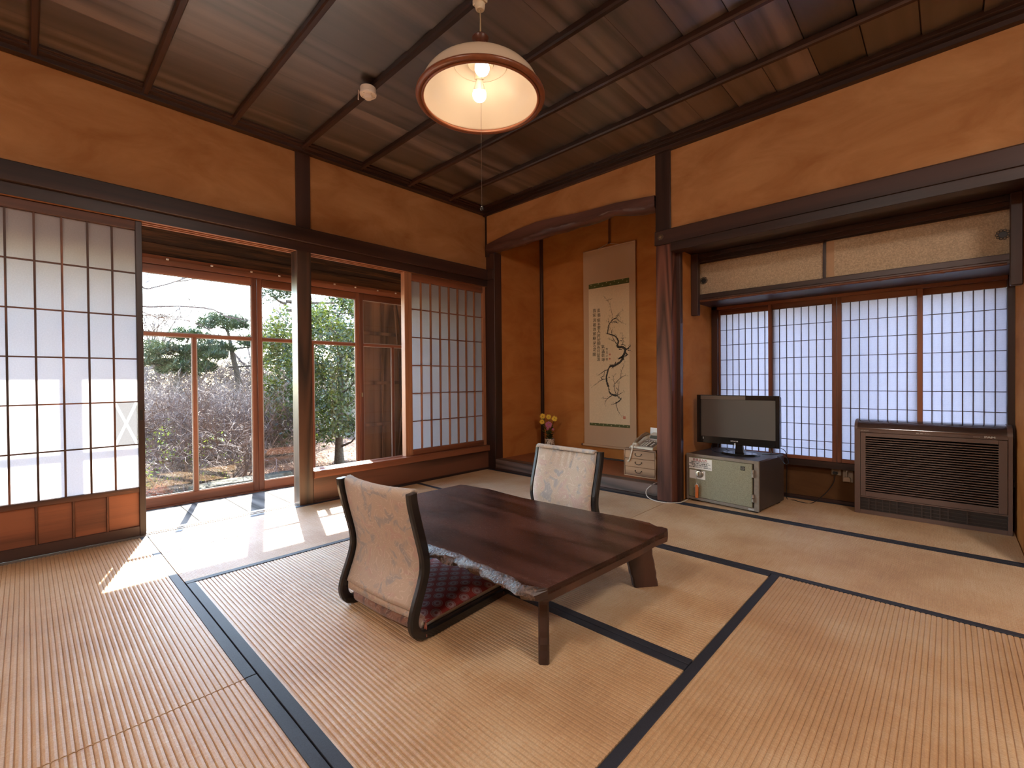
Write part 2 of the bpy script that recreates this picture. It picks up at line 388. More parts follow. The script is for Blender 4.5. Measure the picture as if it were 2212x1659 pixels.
# ------------------------------------------------------------------ deck behind the window wall
dk = build(B(-.80, -.10, -5.45, .45, -.08, -.03), 'deck', W['dark_y'], kind=S, org=(0, 0, 0))
yy = -5.50
for i in range(21):
    y0 = -2.14-.28*10+.28*i
    if y0 > .2: break
    if y0+.28 < -5.45: continue
    build(B(-.695, -.117, y0+.0015, y0+.2785, -.03, -.001), 'deck_plank', W['engawa'], dk, .0015)
sbox('trim_17', (-.79, -.69, -5.45, .45, -.08, .004), W['red_y'], kind=S)
hd = build(MB().prism([(-.79, 1.712), (-.745, 1.712), (-.745, 1.722), (-.725, 1.722), (-.725, 1.712), (-.685, 1.712), (-.675, 1.745), (-.675, 1.770), (-.79, 1.770)], -5.45, .45, 'y'), 'trim_18', W['red_y'], kind=S, bev=.001)
for y in (-2.47, -2.20, -1.93, -1.72, -1.48, -1.25, -1.05, -.82, -.62, -.42):
    build(B(-.683, -.668, y-.008, y+.008, 1.745, 1.757), 'curtain_hook', plain('hook_cream', (.75, .62, .5), .4), hd, .002)
sbox('wall_outer', (-.75, -.715, -5.45, .45, 1.768, 2.45), W['black'], kind=S)
for z in (1.86, 1.98, 2.12): build(B(-.716, -.712, -5.45, .45, z, z+.006), 'board_lip', W['dark_y'], bpy.data.objects['wall_outer'])
sbox('roof', (-1.22, 5.7, -5.6, 1.75, 2.72, 2.80), plain('roof_dark', (.05, .045, .04), .8), kind=S, bev=0)
sbox('wall_engawa_end', (-.80, -.09, .42, .46, -.05, 2.5), W['black'], kind=S)

def lattice(root, X, th, ys, zs, barw, bard, mat_v, mat_h, papm, ax='y', pane_off=-.004, nm='paper_pane'):
    """ys, zs: edges of the panes; bars stand on the inner edges; panes share mesh data"""
    cache = {}
    def q(a0, a1, b0, b1, t0, t1):
        return B(t0, t1, a0, a1, b0, b1) if ax == 'y' else B(a0, a1, t0, t1, b0, b1)
    for i, (a, b) in enumerate(zip(ys, ys[1:])):
        for j, (c, d) in enumerate(zip(zs, zs[1:])):
            key = (round(b-a, 4), round(d-c, 4))
            o = build(q(0, b-a, 0, d-c, -.0004, .0004), nm, papm, None, org=(0, 0, 0), fix=False) if key not in cache else build(None, nm, papm, None, org=(0, 0, 0), mesh=cache[key])
            cache[key] = o.data; o.parent = root
            b0 = ORG[root.name]
            off = Vector((X+pane_off, a, c)) if ax == 'y' else Vector((a, X+pane_off, c))
            o.location = off-b0
    for a in ys[1:-1]: build(q(a-barw/2, a+barw/2, zs[0], zs[-1], X-bard/2+.004, X+bard/2+.004), 'muntin', mat_v, root)
    for c in zs[1:-1]: build(q(ys[0], ys[-1], c-barw/2*.8, c+barw/2*.8, X-bard/2+.003, X+bard/2+.003), 'muntin', mat_h, root)
def frange(a, b, n): return [a+(b-a)*i/n for i in range(n+1)]
# left shoji with its wooden skirt
def old_shoji(name, y1):
    y0 = y1-.92; r = empty(name, (-.045, (y0+y1)/2, 0), kind=S); x0, x1 = -.060, -.030
    for a, b in ((y0, y0+.030), (y1-.030, y1)): build(B(x0, x1, a, b, .003, 1.806), 'stile', W['dark_z'], r, .002)
    ya, yb = y0+.030, y1-.030
    build(B(x0, x1, ya, yb, 1.752, 1.804), 'top_rail', W['old_y'], r, .002)
    build(B(x0, x1, ya, yb, .253, .282), 'middle_rail', W['old_y'], r, .002)
    build(B(x0, x1, ya, yb, .004, .060), 'bottom_rail', W['dark_y'], r, .002)
    n = 6; ps = [yb-.137*k for k in range(7)]
    for k in range(6):
        build(B(-.050, -.044, max(ya, ps[k+1]), ps[k], .058, .255), 'skirt_panel', W['koshi'], r)
        if k: build(MB().prism([(-.044, ps[k]-.006), (-.034, ps[k]-.003), (-.034, ps[k]+.003), (-.044, ps[k]+.006)], .060, .253, 'z'), 'skirt_batten', W['old_z'], r)
    ys = [yb-.1005*k for k in range(9)]; ys[-1] = max(ys[-1], ya); ys = sorted(ys)
    if ys[0] > ya+.02: ys = [ya]+ys
    lattice(r, -.050, .03, ys, [.282+(1.752-.282)*k/6 for k in range(7)], .0088, .014, W['old_z'], W['old_y'], PAPER)
    build(B(-.031, -.0285, y1-.023, y1-.009, .665, .725), 'finger_pull', plain('pull_black', (.01, .01, .012), .3), r, .001)
    return r
ds = old_shoji('door_1', -2.700)
# one repaired pane: four pieces of doubled paper with a paper cross between them
ya_, yb_, za, zb = -2.8285, -2.7325, .531, .770
for ch in list(ds.children):
    if ch.name.startswith('paper_pane') and abs(ch.location.y+ds.location.y-(-2.8305)) < .02 and abs(ch.location.z-.527) < .03: bpy.data.objects.remove(ch)
DBL = paper('doubled_paper', (.085, .080, .080), .70); TPP = paper('tape_paper', (.42, .40, .40), .62)
def quad(pts, nm, mt):
    vs = [(-.0540, y, z) for y, z in pts]; build(MB().add(vs, [list(range(len(vs)))]), nm, mt, ds, fix=False)
g = .010; gy = .0075; ym, zm = (ya_+yb_)/2, (za+zb)/2
quad([(ya_+gy, za), (yb_-gy, za), (ym, zm-g*1.6)], 'paper_piece', DBL); quad([(ya_+gy, zb), (ym, zm+g*1.6), (yb_-gy, zb)], 'paper_piece', DBL)
quad([(ya_, za+g*1.6), (ym-gy*.9, zm), (ya_, zb-g*1.6)], 'paper_piece', DBL); quad([(yb_, za+g*1.6), (yb_, zb-g*1.6), (ym+gy*.9, zm)], 'paper_piece', DBL)
quad([(ya_, za), (ya_+gy, za), (ym, zm-g*1.6), (yb_-gy, za), (yb_, za), (yb_, za+g*1.6), (ym+gy*.9, zm), (yb_, zb-g*1.6), (yb_, zb), (yb_-gy, zb), (ym, zm+g*1.6), (ya_+gy, zb), (ya_, zb), (ya_, zb-g*1.6), (ym-gy*.9, zm), (ya_, za+g*1.6)], 'repair_strip', TPP)
# shoji hidden behind the camera side
old_shoji('door_2', -3.725); old_shoji('door_3', -4.62)
# right shoji on the low sill
def low_shoji(name, y0, y1):
    r = empty(name, (-.045, (y0+y1)/2, .234), kind=S); x0, x1 = -.052, -.022
    build(B(x0, x1, y0, y0+.036, .234, 1.806), 'stile', W['shoji_z'], r, .002)
    build(B(x0, x1, y1-.036, y1, .234, 1.806), 'stile', W['shoji_z'], r, .002)
    build(B(x0, x1, y0+.036, y1-.036, 1.742, 1.804), 'top_rail', W['red_y'], r, .002)
    build(B(x0, x1, y0+.036, y1-.036, .236, .282), 'bottom_rail', W['red_y'], r, .002)
    lattice(r, -.044, .03, frange(y0+.036, y1-.036, 8), frange(.282, 1.742, 6), .009, .024, W['shoji_z'], W['red_y'], PAPER)
low_shoji('door_4', -.912, -.006)
# jamb strip beside it
sbox('trim_19', (-.075, -.02, -.950, -.914, .234, 1.806), W['shoji_z'], kind=S)

# glass doors at the outer edge of the deck
def glass_door(name, y0, y1, my, lock=None):
    r = empty(name, (-.72, (y0+y1)/2, .004), kind=S); x0, x1 = -.736, -.706
    for a, b in ((y0, y0+.038), (y1-.038, y1)): build(B(x0, x1, a, b, .005, 1.712), 'stile', W['red_z'], r, .003)
    ya, yb = y0+.038, y1-.038
    build(B(x0, x1, ya, yb, .006, .076), 'bottom_rail', W['red_y'], r, .003)
    build(B(x0, x1, ya, yb, 1.650, 1.710), 'top_rail', W['red_y'], r, .003)
    build(B(x0+.003, x1-.003, ya, yb, 1.212, 1.236), 'cross_rail', W['red_y'], r, .002)
    build(B(x0+.003, x1-.003, my-.013, my+.013, .076, 1.212), 'muntin', W['red_z'], r, .002)
    for a, b, c, d in ((ya, yb, 1.236, 1.650), (ya, my-.013, .076, 1.212), (my+.013, yb, .076, 1.212)):
        build(B(-.7225, -.7205, a, b, c, d), 'glass_pane', GLASS, r)
        f = MB()
        for e in ((a, b, c, c+.006), (a, b, d-.006, d), (a, a+.006, c, d), (b-.006, b, c, d)): f.box(-.7195, -.7155, *e)
        build(f, 'glazing_putty', plain('putty', (.45, .40, .36), .6), r)
    if lock: build(B(x1, x1+.012, lock-.006, lock+.006, .73, .77), 'latch', plain('latch_brass', (.45, .36, .2), .35, 1), r, .002)
glass_door('window_1', -2.785, -1.885, -2.310)
glass_door('window_2', -1.883, -.997, -1.440)
glass_door('window_3', -.995, -.10, -.636, lock=-.978)
glass_door('window_4', -3.690, -2.788, -3.24); glass_door('window_5', -4.595, -3.693, -4.14); glass_door('window_6', -5.40, -4.598, -5.0)
sbox('trim_20', (-.77, -.69, -.10, .42, 0, 1.72), W['dark_z'], kind=S)

# weathered shutter box seen through the right glass door
sh = empty('shutter_box', (-1.0, -.3, -.45), 'weathered dark board shutter box standing outside the right glass door', 'shutter box')
build(B(-.905, -.865, -.935, -.895, -.45, 1.9), 'corner_post', wood('pale_post_wood', (.20, .12, .07), (.50, .36, .24), 'z'), sh, .003)
for i in range(5):
    y0 = -.893+.262*i
    build(B(-.925, -.905, y0+.002, y0+.258, -.45, 1.9), 'board', W['kura'], sh, .002)
    build(B(-.905, -.893, y0+.24, y0+.268, -.45, 1.9), 'cover_strip', W['kura'], sh, .002)
for z in (-.02, .44, .86, 1.36): build(B(-.905, -.885, -.893, .42, z-.016, z+.016), 'cross_batten', W['kura'], sh, .002)
for a, b in (((-.87, -.52, 1.75), (-.87, -.40, .2)), ((-.87, -.50, 1.75), (-.87, -.36, .9)), ((-.87, -.36, 1.2), (-.87, -.52, -.2))):
    build(MB().tube([a, b], .008, 5), 'leaning_lath', W['kura'], sh)

# ------------------------------------------------------------------ alcove wall side
TC = [(.030, 2.200), (.06, 2.208), (.245, 2.235), (.455, 2.264), (.679, 2.276), (.886, 2.262), (1.127, 2.242), (1.305, 2.235), (1.472, 2.227), (1.629, 2.212), (1.795, 2.197)]
BC = [(.030, 2.128), (.058, 2.131), (.212, 2.123), (.33, 2.131), (.453, 2.124), (.56, 2.136), (.677, 2.133), (.835, 2.142), (.95, 2.134), (1.079, 2.144), (1.17, 2.137), (1.261, 2.138), (1.35, 2.146), (1.414, 2.158), (1.48, 2.142), (1.551, 2.122), (1.666, 2.100), (1.795, 2.093)]
def interp(c, x):
    for (a, b), (d, e) in zip(c, c[1:]):
        if a <= x <= d: return b+(e-b)*(x-a)/(d-a)
    return c[-1][1]
aw = MB()
N = 60; xsn = [.030+1.765*i/N for i in range(N+1)]
poly = [(x, interp(TC, x)) for x in xsn]
wf = MB().prism([(.030, 2.52)]+poly+[(1.795, 2.52)], -.028, .05, 'y')
build(wf, 'wall_front', PL, kind=S)
# lintel: smooth upper edge, knotty lower edge that swells outwards
bt = MB(); rows = 9
def lin(i, j):
    x = xsn[i]; t = interp(TC, x); b = interp(BC, x)
    u = j/rows; ang = u*math.pi*.5
    y = -.045-.004*math.sin(x*9) if u < .72 else -.045+.045*((u-.72)/.28)**1.5
    z = t+(b-t)*u
    if u > .5: y -= .006*mnoise.noise(Vector((x*26, u*8, 0)))+.004*mnoise.noise(Vector((x*70, u*20, 3))); z += .007*mnoise.noise(Vector((x*30, u*5, 9)))
    return Vector((x, y, z))
vs = [lin(i, j) for i in range(N+1) for j in range(rows+1)]
nb = len(vs); vs += [Vector((xsn[i], .055, interp(TC, xsn[i]))) for i in range(N+1)]+[Vector((xsn[i], .055, interp(BC, xsn[i])+.01)) for i in range(N+1)]
r1 = rows+1
fs = [(i*r1+j, (i+1)*r1+j, (i+1)*r1+j+1, i*r1+j+1) for i in range(N) for j in range(rows)]
for i in range(N):
    fs += [(nb+i, nb+i+1, (i+1)*r1, i*r1), (i*r1+rows, (i+1)*r1+rows, nb+N+1+i+1, nb+N+1+i), (nb+i, nb+N+1+i, nb+N+2+i, nb+i+1)]
bt.add(vs, fs)
build(bt, 'trim_21', wood('curved_lintel_wood', (.045, .018, .014), (.16, .070, .055), 'x', rings=8, bmp=.3), kind=S, smooth=True)
# main post between the alcove and the recess
sbox('trim_22', (1.797, 1.912, -.030, .095, -.02, 1.86), W['post'], kind=S, bev=.004)
sbox('trim_23', (1.792, 1.905, -.024, .07, 1.90, 2.52), W['dark_z'], kind=S, bev=.003)
build(B(1.90, 3.60, -.012, .07, 1.84, 2.52), 'wall_front_right', PL, kind=S)
sbox('trim_36', (1.900, 1.9385, .055, .100, -.02, 1.80), W['dark_z'], kind=S)
ng = build(MB().prism([(.0, 1.832), (-.052, 1.832), (-.048, 1.928), (-.036, 1.936), (.0, 1.936)], 1.797, 3.66, 'x'), 'trim_24', W['dark_x'], kind=S, bev=.002)
n0 = empty('nail_cover', (1.845, -.052, 1.885), 'small flower shaped metal nail cover on the beam end beside the alcove post', 'ornament')
build(MB().lathe([(.004, -.010), (.010, -.008), (.012, -.002), (.006, 0)], (1.845, -.052, 1.885), 10, 'y'), 'knob', plain('dull_brass', (.20, .13, .08), .45, .8), n0)
for k in range(6):
    a = k*math.pi/3; build(MB().lathe([(.002, -.003), (.009, -.002), (.009, 0)], (1.845+.015*math.cos(a), -.051, 1.885+.013*math.sin(a)), 8, 'y'), 'petal', plain('dull_brass2', (.14, .09, .06), .5, .8), n0)
sbox('trim_25', (1.912, 3.60, -.040, .06, 1.776, 1.834), W['dark_x'], kind=S)
sbox('trim_26', (3.60, 3.70, -.040, .08, -.02, 2.52), W['dark_z'], kind=S)
# alcove
sbox('wall_alcove_left', (.02, .100, .10, .76, .0, 2.50), PLT, kind=S, bev=0)
sbox('wall_alcove_back', (.02, 1.93, .72, .78, .0, 2.50), PLT, kind=S, bev=0)
sbox('wall_alcove_right', (1.80, 1.862, .095, .76, .0, 2.50), PLT, kind=S, bev=0)
sbox('wall_recess_left', (1.862, 1.935, .095, .76, .0, 2.50), PLT, kind=S, bev=0)
sbox('trim_27', (.098, .128, .692, .722, .10, 2.45), W['dark_z'], kind=S)
sbox('ceiling_alcove', (.02, 1.93, .05, .78, 2.47, 2.50), W['dark_x'], kind=S)
build(B(.10, 1.80, .09, .72, .04, .098), 'floor_alcove', plain('alcove_floor_cloth', (.30, .10, .035), .6, 0, .15), kind=S)
sbox('baseboard_alcove', (.10, 1.80, .706, .722, .098, .112), W['dark_x'], kind=S)
sbox('trim_28', (.100, 1.797, -.006, .092, .016, .102), W['kamachi'], kind=S, bev=.004)
sbox('trim_29', (.10, 1.797, -.014, .03, -.03, .018), W['dark_x'], kind=S)

# ------------------------------------------------------------------ recess with overhead cabinet and shoji window
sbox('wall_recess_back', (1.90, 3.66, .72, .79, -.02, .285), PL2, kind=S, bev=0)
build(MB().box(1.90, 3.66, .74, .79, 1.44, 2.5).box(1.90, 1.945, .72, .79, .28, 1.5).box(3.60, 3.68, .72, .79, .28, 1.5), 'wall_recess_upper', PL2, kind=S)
sbox('wall_recess_right', (3.602, 3.68, .08, .76, -.02, 2.5), PLT, kind=S, bev=0)
sbox('ceiling_recess', (1.93, 3.61, .06, .74, 1.80, 1.84), W['dark_x'], kind=S)
sbox('baseboard_recess', (1.935, 3.60, .700, .722, -.02, .022), W['dark_x'], kind=S)
cb = empty('overhead_cabinet', (2.77, .53, 1.44), 'wide shallow overhead cabinet with two beige sliding panels above the recess window', 'cabinet')
build(B(1.936, 3.600, .30, .36, 1.748, 1.799), 'top_rail', W['dark_x'], cb, .002)
build(B(1.936, 3.600, .275, .33, 1.77, 1.799), 'upper_rail', W['dark_x'], cb, .002)
build(B(1.936, 3.600, .288, .705, 1.448, 1.470), 'shelf_board', W['dark_x'], cb, .003)
build(B(1.936, 3.600, .296, .36, 1.470, 1.503), 'bottom_rail', W['dark_x'], cb, .002)
build(B(1.936, 1.986, .250, .298, 1.345, 1.799), 'hanging_post', W['dark_z'], cb, .003)
build(B(3.556, 3.600, .250, .298, 1.335, 1.799), 'hanging_post', W['dark_z'], cb, .003)
FUS = plain('fusuma_paper', (.44, .32, .21), .75, 0, .32, .3, 170, .08)
FUS2 = plain('fusuma_patch', (.42, .25, .14), .8, 0, .05)
for i, (a, b, hx) in enumerate(((1.950, 2.760, 1.985+.012), (2.757, 3.592, 3.535))):
    y = .345-.012*i
    d = build(B(a, b, y, y+.014, 1.503, 1.749), 'sliding_panel', FUS, cb, .001)
    fr = MB()
    for e in ((a-.003, a+.009, 1.503, 1.749), (b-.012, b, 1.503, 1.749), (a, b, 1.503, 1.510), (a, b, 1.738, 1.749)):
        fr.box(e[0], e[1], y-.006, y, e[2], e[3])
    build(fr, 'frame', W['dark_x'], d)
    hp = MB().lathe([(.0155, -.0015), (.0155, 0)], (hx, y-.0015, 1.612), 20, 'y')
    h = build(hp, 'finger_pull', plain('pull_dark', (.015, .011, .010), .4), d)
    for k in range(10):
        an = k*math.pi/5
        hp2 = MB().lathe([(.0062, -.004), (.0072, -.002), (.0062, 0), (.0046, 0), (.0046, -.004)], (hx+.0215*math.cos(an), y-.001, 1.612+.0215*math.sin(an)), 10, 'y', closed=True)
        if k == 0: allp = MB()
        allp.add(hp2.v, hp2.f)
    build(allp, 'chrysanthemum_rim', plain('pull_rim', (.030, .024, .020), .35, .6), d)
    if i: build(B(a+.012, a+.052, y-.0012, y-.0002, 1.512, 1.736), 'paper_patch', FUS2, d)
bmb = MB(); pts = []; rad = []
nodes = [2.219, 2.486, 2.758, 3.039, 3.308]
xx = 1.99
while xx < 3.555:
    dn = min(abs(xx-q) for q in nodes); pts.append((xx, .289, 1.4505)); rad.append(.0085 if dn > .012 else .0115); xx += .009
bmb.tube(pts, rad, 10)
build(bmb, 'bamboo_edging', plain('bamboo_brown', (.13, .045, .022), .28, 0, .3), cb, smooth=True)

sbox('trim_30', (1.936, 1.982, .655, .722, .28, 1.45), W['dark_z'], kind=S)
sbox('trim_31', (3.572, 3.604, .655, .722, .28, 1.45), W['dark_z'], kind=S)
sbox('trim_32', (1.936, 3.604, .650, .74, .246, .292), W['dark_x'], kind=S)
sbox('trim_33', (1.936, 3.604, .655, .74, 1.425, 1.450), W['red_x'], kind=S)
def win_shoji(name, x0, x1, y, sl=.026, sr=.026):
    r = empty(name, ((x0+x1)/2, y, .292), kind=S)
    build(B(x0, x0+sl, y-.012, y+.012, .292, 1.426), 'stile', W['red_z'], r, .002)
    build(B(x1-sr, x1, y-.012, y+.012, .292, 1.426), 'stile', W['red_z'], r, .002)
    build(B(x0+sl, x1-sr, y-.011, y+.011, 1.385, 1.425), 'top_rail', W['red_x'], r, .002)
    build(B(x0+sl, x1-sr, y-.011, y+.011, .293, .318), 'bottom_rail', W['red_x'], r, .002)
    lattice(r, y, .02, frange(x0+sl, x1-sr, 8), [.318, .372]+[.429+.119*k for k in range(8)]+[1.385], .0045, .009, W['red_z'] if 0 else W['dark_z'], W['dark_x'], PAPER2, 'x', pane_off=.006)
win_shoji('window_7', 1.962, 2.392, .700, .030, .03)
win_shoji('window_8', 2.349, 2.772, .672)
win_shoji('window_9', 2.774, 3.214, .672)
win_shoji('window_10', 3.180, 3.600, .700, .03, .028)
# outer aluminium sash and its glass beyond the paper windows
ow = empty('window_11', (2.77, .85, .28), kind=S); AL = plain('dark_sash', (.05, .05, .06), .4, .6)
for a, b in ((1.93, 1.99), (2.74, 2.80), (3.50, 3.56)): build(B(a, b, .82, .86, .28, 1.46), 'stile', AL, ow)
for a, b in ((.26, .32), (1.42, 1.48)): build(B(1.93, 3.66, .82, .86, a, b), 'rail', AL, ow)
for a, b in ((1.99, 2.74), (2.80, 3.50)): build(B(a, b, .838, .842, .32, 1.42), 'glass_pane', GLASS, ow)

# ------------------------------------------------------------------ parts of the house that close the room behind the camera
build(B(3.70, 5.55, -.012, .07, 0, 2.52), 'wall_front_far', PL, kind=S)
build(B(5.50, 5.58, -5.5, .07, -.02, 2.56), 'wall_right', PL, kind=S)
build(B(-.10, 5.58, -5.52, -5.43, -.02, 2.56), 'wall_back', PL, kind=S)
sbox('trim_34', (0, 5.5, -5.43, -5.40, 1.84, 1.94), W['dark_x'], kind=S)
sbox('trim_35', (5.47, 5.50, -5.4, 0, 1.84, 1.94), W['dark_y'], kind=S)
for i in range(4):
    r = empty('door_%d' % (5+i), (5.48, -.5-1.2*i, 0), kind=S); y0 = -1.2*i-1.18
    build(B(5.470, 5.49, y0, y0+1.16, .002, 1.84), 'panel', plain('fusuma_cream', (.62, .52, .40), .8), r)
    f = MB()
    for e in ((y0, y0+.02, 0.002, 1.84), (y0+1.14, y0+1.16, .002, 1.84), (y0, y0+1.16, .002, .03), (y0, y0+1.16, 1.81, 1.84)): f.box(5.463, 5.472, *e)
    build(f, 'frame', W['dark_y'], r)

# ------------------------------------------------------------------ low table: live edge slab on four slanted plank legs
TOP = [(1.356, -1.80), (1.366, -1.513), (1.40, -1.502), (1.57, -1.482), (1.70, -1.492), (1.815, -1.497), (1.95, -1.487), (2.08, -1.476), (2.195, -1.468), (2.30, -1.456), (2.385, -1.448), (2.459, -1.449), (2.482, -1.462), (2.503, -1.472), (2.520, -1.464), (2.543, -1.470), (2.557, -1.500), (2.548, -1.58),
       (2.549, -1.706), (2.536, -1.95), (2.524, -2.176), (2.506, -2.189), (2.48, -2.203), (2.455, -2.207), (2.43, -2.196), (2.40, -2.190), (2.345, -2.190), (2.293, -2.184), (2.23, -2.188), (2.167, -2.178), (2.079, -2.186), (1.997, -2.192), (1.90, -2.182), (1.80, -2.196), (1.70, -2.188), (1.60, -2.197), (1.50, -2.186), (1.40, -2.180), (1.352, -2.150), (1.348, -2.0)]
tb = empty('low_table', (1.95, -1.83, 0), 'low dark lacquered wooden table with a knobbly live edge, mid room', 'table')
def slab():
    m = MB(); P = []; cx_, cy_ = 1.95, -1.83
    for i, (a, b) in enumerate(zip(TOP, TOP[1:]+TOP[:1])):
        n = max(1, int(math.dist(a, b)/.018))
        for k in range(n):
            t = k/n; P.append((a[0]+(b[0]-a[0])*t, a[1]+(b[1]-a[1])*t))
    # far edge and near edge carry bark, the two ends are sawn flat
    rows = [(0, .300), (.15, .2985), (.3, .293), (.45, .286), (.6, .279), (.8, .269), (1, .260)]
    rings = []
    for u, z in rows:
        rg = []
        for i, (x, y) in enumerate(P):
            near = y < -2.15 and 1.36 < x < 2.51; far = y > -1.515
            if near:
                out = {0: .0, .15: -.008, .3: -.016, .45: -.023, .6: -.025, .8: -.018, 1: -.002}[u]
                kx = mnoise.noise(Vector((x*18, u*3, 1)))*.014+mnoise.noise(Vector((x*55, u*7, 5)))*.011+mnoise.noise(Vector((x*120, u*20, 5)))*.006
                if u == 0: rg.append((x, y+.4*mnoise.noise(Vector((x*30, 0, 2)))*.012, z))
                else: rg.append((x, y+out+kx, z+.35*kx))
            elif far: rg.append((x, y+(.0 if u == 0 else .008*math.sin(u*3)), z))
            else: rg.append((x, y, z))
        rings.append(rg)
    return P, rings
P, rings = slab(); n = len(P)
top = MB().add(rings[0]+[(x, y, .280) for x, y, z in rings[0]], [list(range(n)), list(range(n, 2*n))[::-1]]+[(i, n+i, n+(i+1) % n, (i+1) % n) for i in range(n)])
build(top, 'tabletop', W['table'], tb)
sk = MB(); vs = [v for rg in rings for v in rg]; m_ = len(rings)
mid = [(x*.97+1.95*.03, y*.95-1.83*.05, .262) for x, y in P]
sk.add(vs+mid, [(r*n+i, (r+1)*n+i, (r+1)*n+(i+1) % n, r*n+(i+1) % n) for r in range(m_-1) for i in range(n) if not (P[i][1] < -2.15 and 1.36 < P[i][0] < 2.51)]+[list(range((m_-1)*n, m_*n))])
build(sk, 'sawn_edge', W['tleg'], tb)
bk = MB().add(vs, [(r*n+i, (r+1)*n+i, (r+1)*n+(i+1) % n, r*n+(i+1) % n) for r in range(m_-1) for i in range(n) if (P[i][1] < -2.15 and 1.36 < P[i][0] < 2.51)])
build(bk, 'bark_edge', W['bark'], tb, smooth=True, label='rough shiny bark edge')
def plank_leg(cx, cy, ang, w=.118, sp=.05):
    """plank pointing to the table's middle, foot pushed outwards"""
    d = Vector((math.cos(ang), math.sin(ang), 0)); q = Vector((-d.y, d.x, 0)); m = MB()
    foot = Vector((cx, cy, 0)); head = foot+d*sp+Vector((0, 0, .268)); lv = 14; vs = []
    for i in range(lv+1):
        u = i/lv; c = foot.lerp(head, u); wd = w*(.90+.14*u); th = .017
        e = .0016*math.sin(i*2.6)+.0008*math.sin(i*5.1)
        # d is the wide direction
        o = [(-wd/2-e, -th+.005), (-wd/2+.006-e, -th), (wd/2-.006+e, -th), (wd/2+e, -th+.005), (wd/2+e, th-.005), (wd/2-.006+e, th), (-wd/2+.006-e, th), (-wd/2-e, th-.005)]
        for a, b in o: vs.append(c+d*a+q*b)
    fs = [(i*8+k, i*8+(k+1) % 8, (i+1)*8+(k+1) % 8, (i+1)*8+k) for i in range(lv) for k in range(8)]+[list(range(8))[::-1], [lv*8+k for k in range(8)]]
    m.add(vs, fs); return m
for cx_, cy_ in ((2.395, -2.040), (2.395, -1.365-.235+.235), (1.50, -1.62), (1.50, -2.06)):
    if cx_ > 2:
        ang = math.radians(129.5) if cy_ < -1.8 else math.radians(231.5)
    else: ang = math.atan2(-1.83-cy_, 1.95-cx_)
    build(plank_leg(cx_, cy_, ang, sp=.055 if cx_ > 2 else .05), 'leg', W['tleg'], tb)

# ------------------------------------------------------------------ floor chairs
def brocade(name, base, c1, c2, c3, sc=11):
    m, n, l, b = nmat(name); b.inputs['Roughness'].default_value = .82; b.inputs['Specular IOR Level'].default_value = .25
    b.inputs['Sheen Weight'].default_value = .25
    v = coords(n, l, (1, 1, 1)); nv = n.new('ShaderNodeVectorMath'); nv.operation = 'ADD'
    nt = n.new('ShaderNodeTexNoise'); nt.inputs['Scale'].default_value = 9; nt.inputs['Detail'].default_value = 2; l.new(v, nt.inputs['Vector'])
    sc_ = n.new('ShaderNodeVectorMath'); sc_.operation = 'SCALE'; sc_.inputs['Scale'].default_value = .13
    l.new(nt.outputs['Color'], sc_.inputs[0]); l.new(v, nv.inputs[0]); l.new(sc_.outputs[0], nv.inputs[1])
    big = noise(n, l, nv.outputs[0], sc, 1, .4, 1.4)
    lines = mathn(n, l, 'PINGPONG', mathn(n, l, 'MULTIPLY', big, 13), 1.0)
    lm = ramp(n, [(.06, (1, 1, 1)), (.22, (0, 0, 0))]); l.new(lines, lm.inputs[0])
    reg = ramp(n, [(.36, c1), (.43, base), (.56, base), (.63, c2)]); l.new(noise(n, l, nv.outputs[0], sc*.8, 2, .5, .8), reg.inputs[0])
    m1 = n.new('ShaderNodeMix'); m1.data_type = 'RGBA'; m1.inputs[7].default_value = (*c3, 1)
    l.new(mathn(n, l, 'MULTIPLY', lm.outputs[0], .55), m1.inputs[0]); l.new(reg.outputs[0], m1.inputs[6])
    vo = n.new('ShaderNodeTexVoronoi'); vo.inputs['Scale'].default_value = 17; l.new(nv.outputs[0], vo.inputs['Vector'])
    fl_ = ramp(n, [(.18, (1, 1, 1)), (.26, (0, 0, 0))]); l.new(vo.outputs['Distance'], fl_.inputs[0])
    m2 = n.new('ShaderNodeMix'); m2.data_type = 'RGBA'; m2.inputs[7].default_value = (*c1, 1)
    l.new(mathn(n, l, 'MULTIPLY', fl_.outputs[0], .45), m2.inputs[0]); l.new(m1.outputs[2], m2.inputs[6])
    l.new(m2.outputs[2], b.inputs['Base Color'])
    bump(n, l, b, mathn(n, l, 'ADD', noise(n, l, v, 500, 3, .7), mathn(n, l, 'MULTIPLY', noise(n, l, coords(n, l, (14, 14, 2.0)), 1, 2), 2)), .35, .003)
    return m
BRO = brocade('beige_floral_brocade', (.50, .385, .295), (.36, .32, .30), (.50, .345, .285), (.66, .54, .44), 17)
BRO2 = brocade('worn_bolster_cloth', (.26, .13, .09), (.14, .08, .07), (.36, .22, .17), (.42, .33, .28), 16)
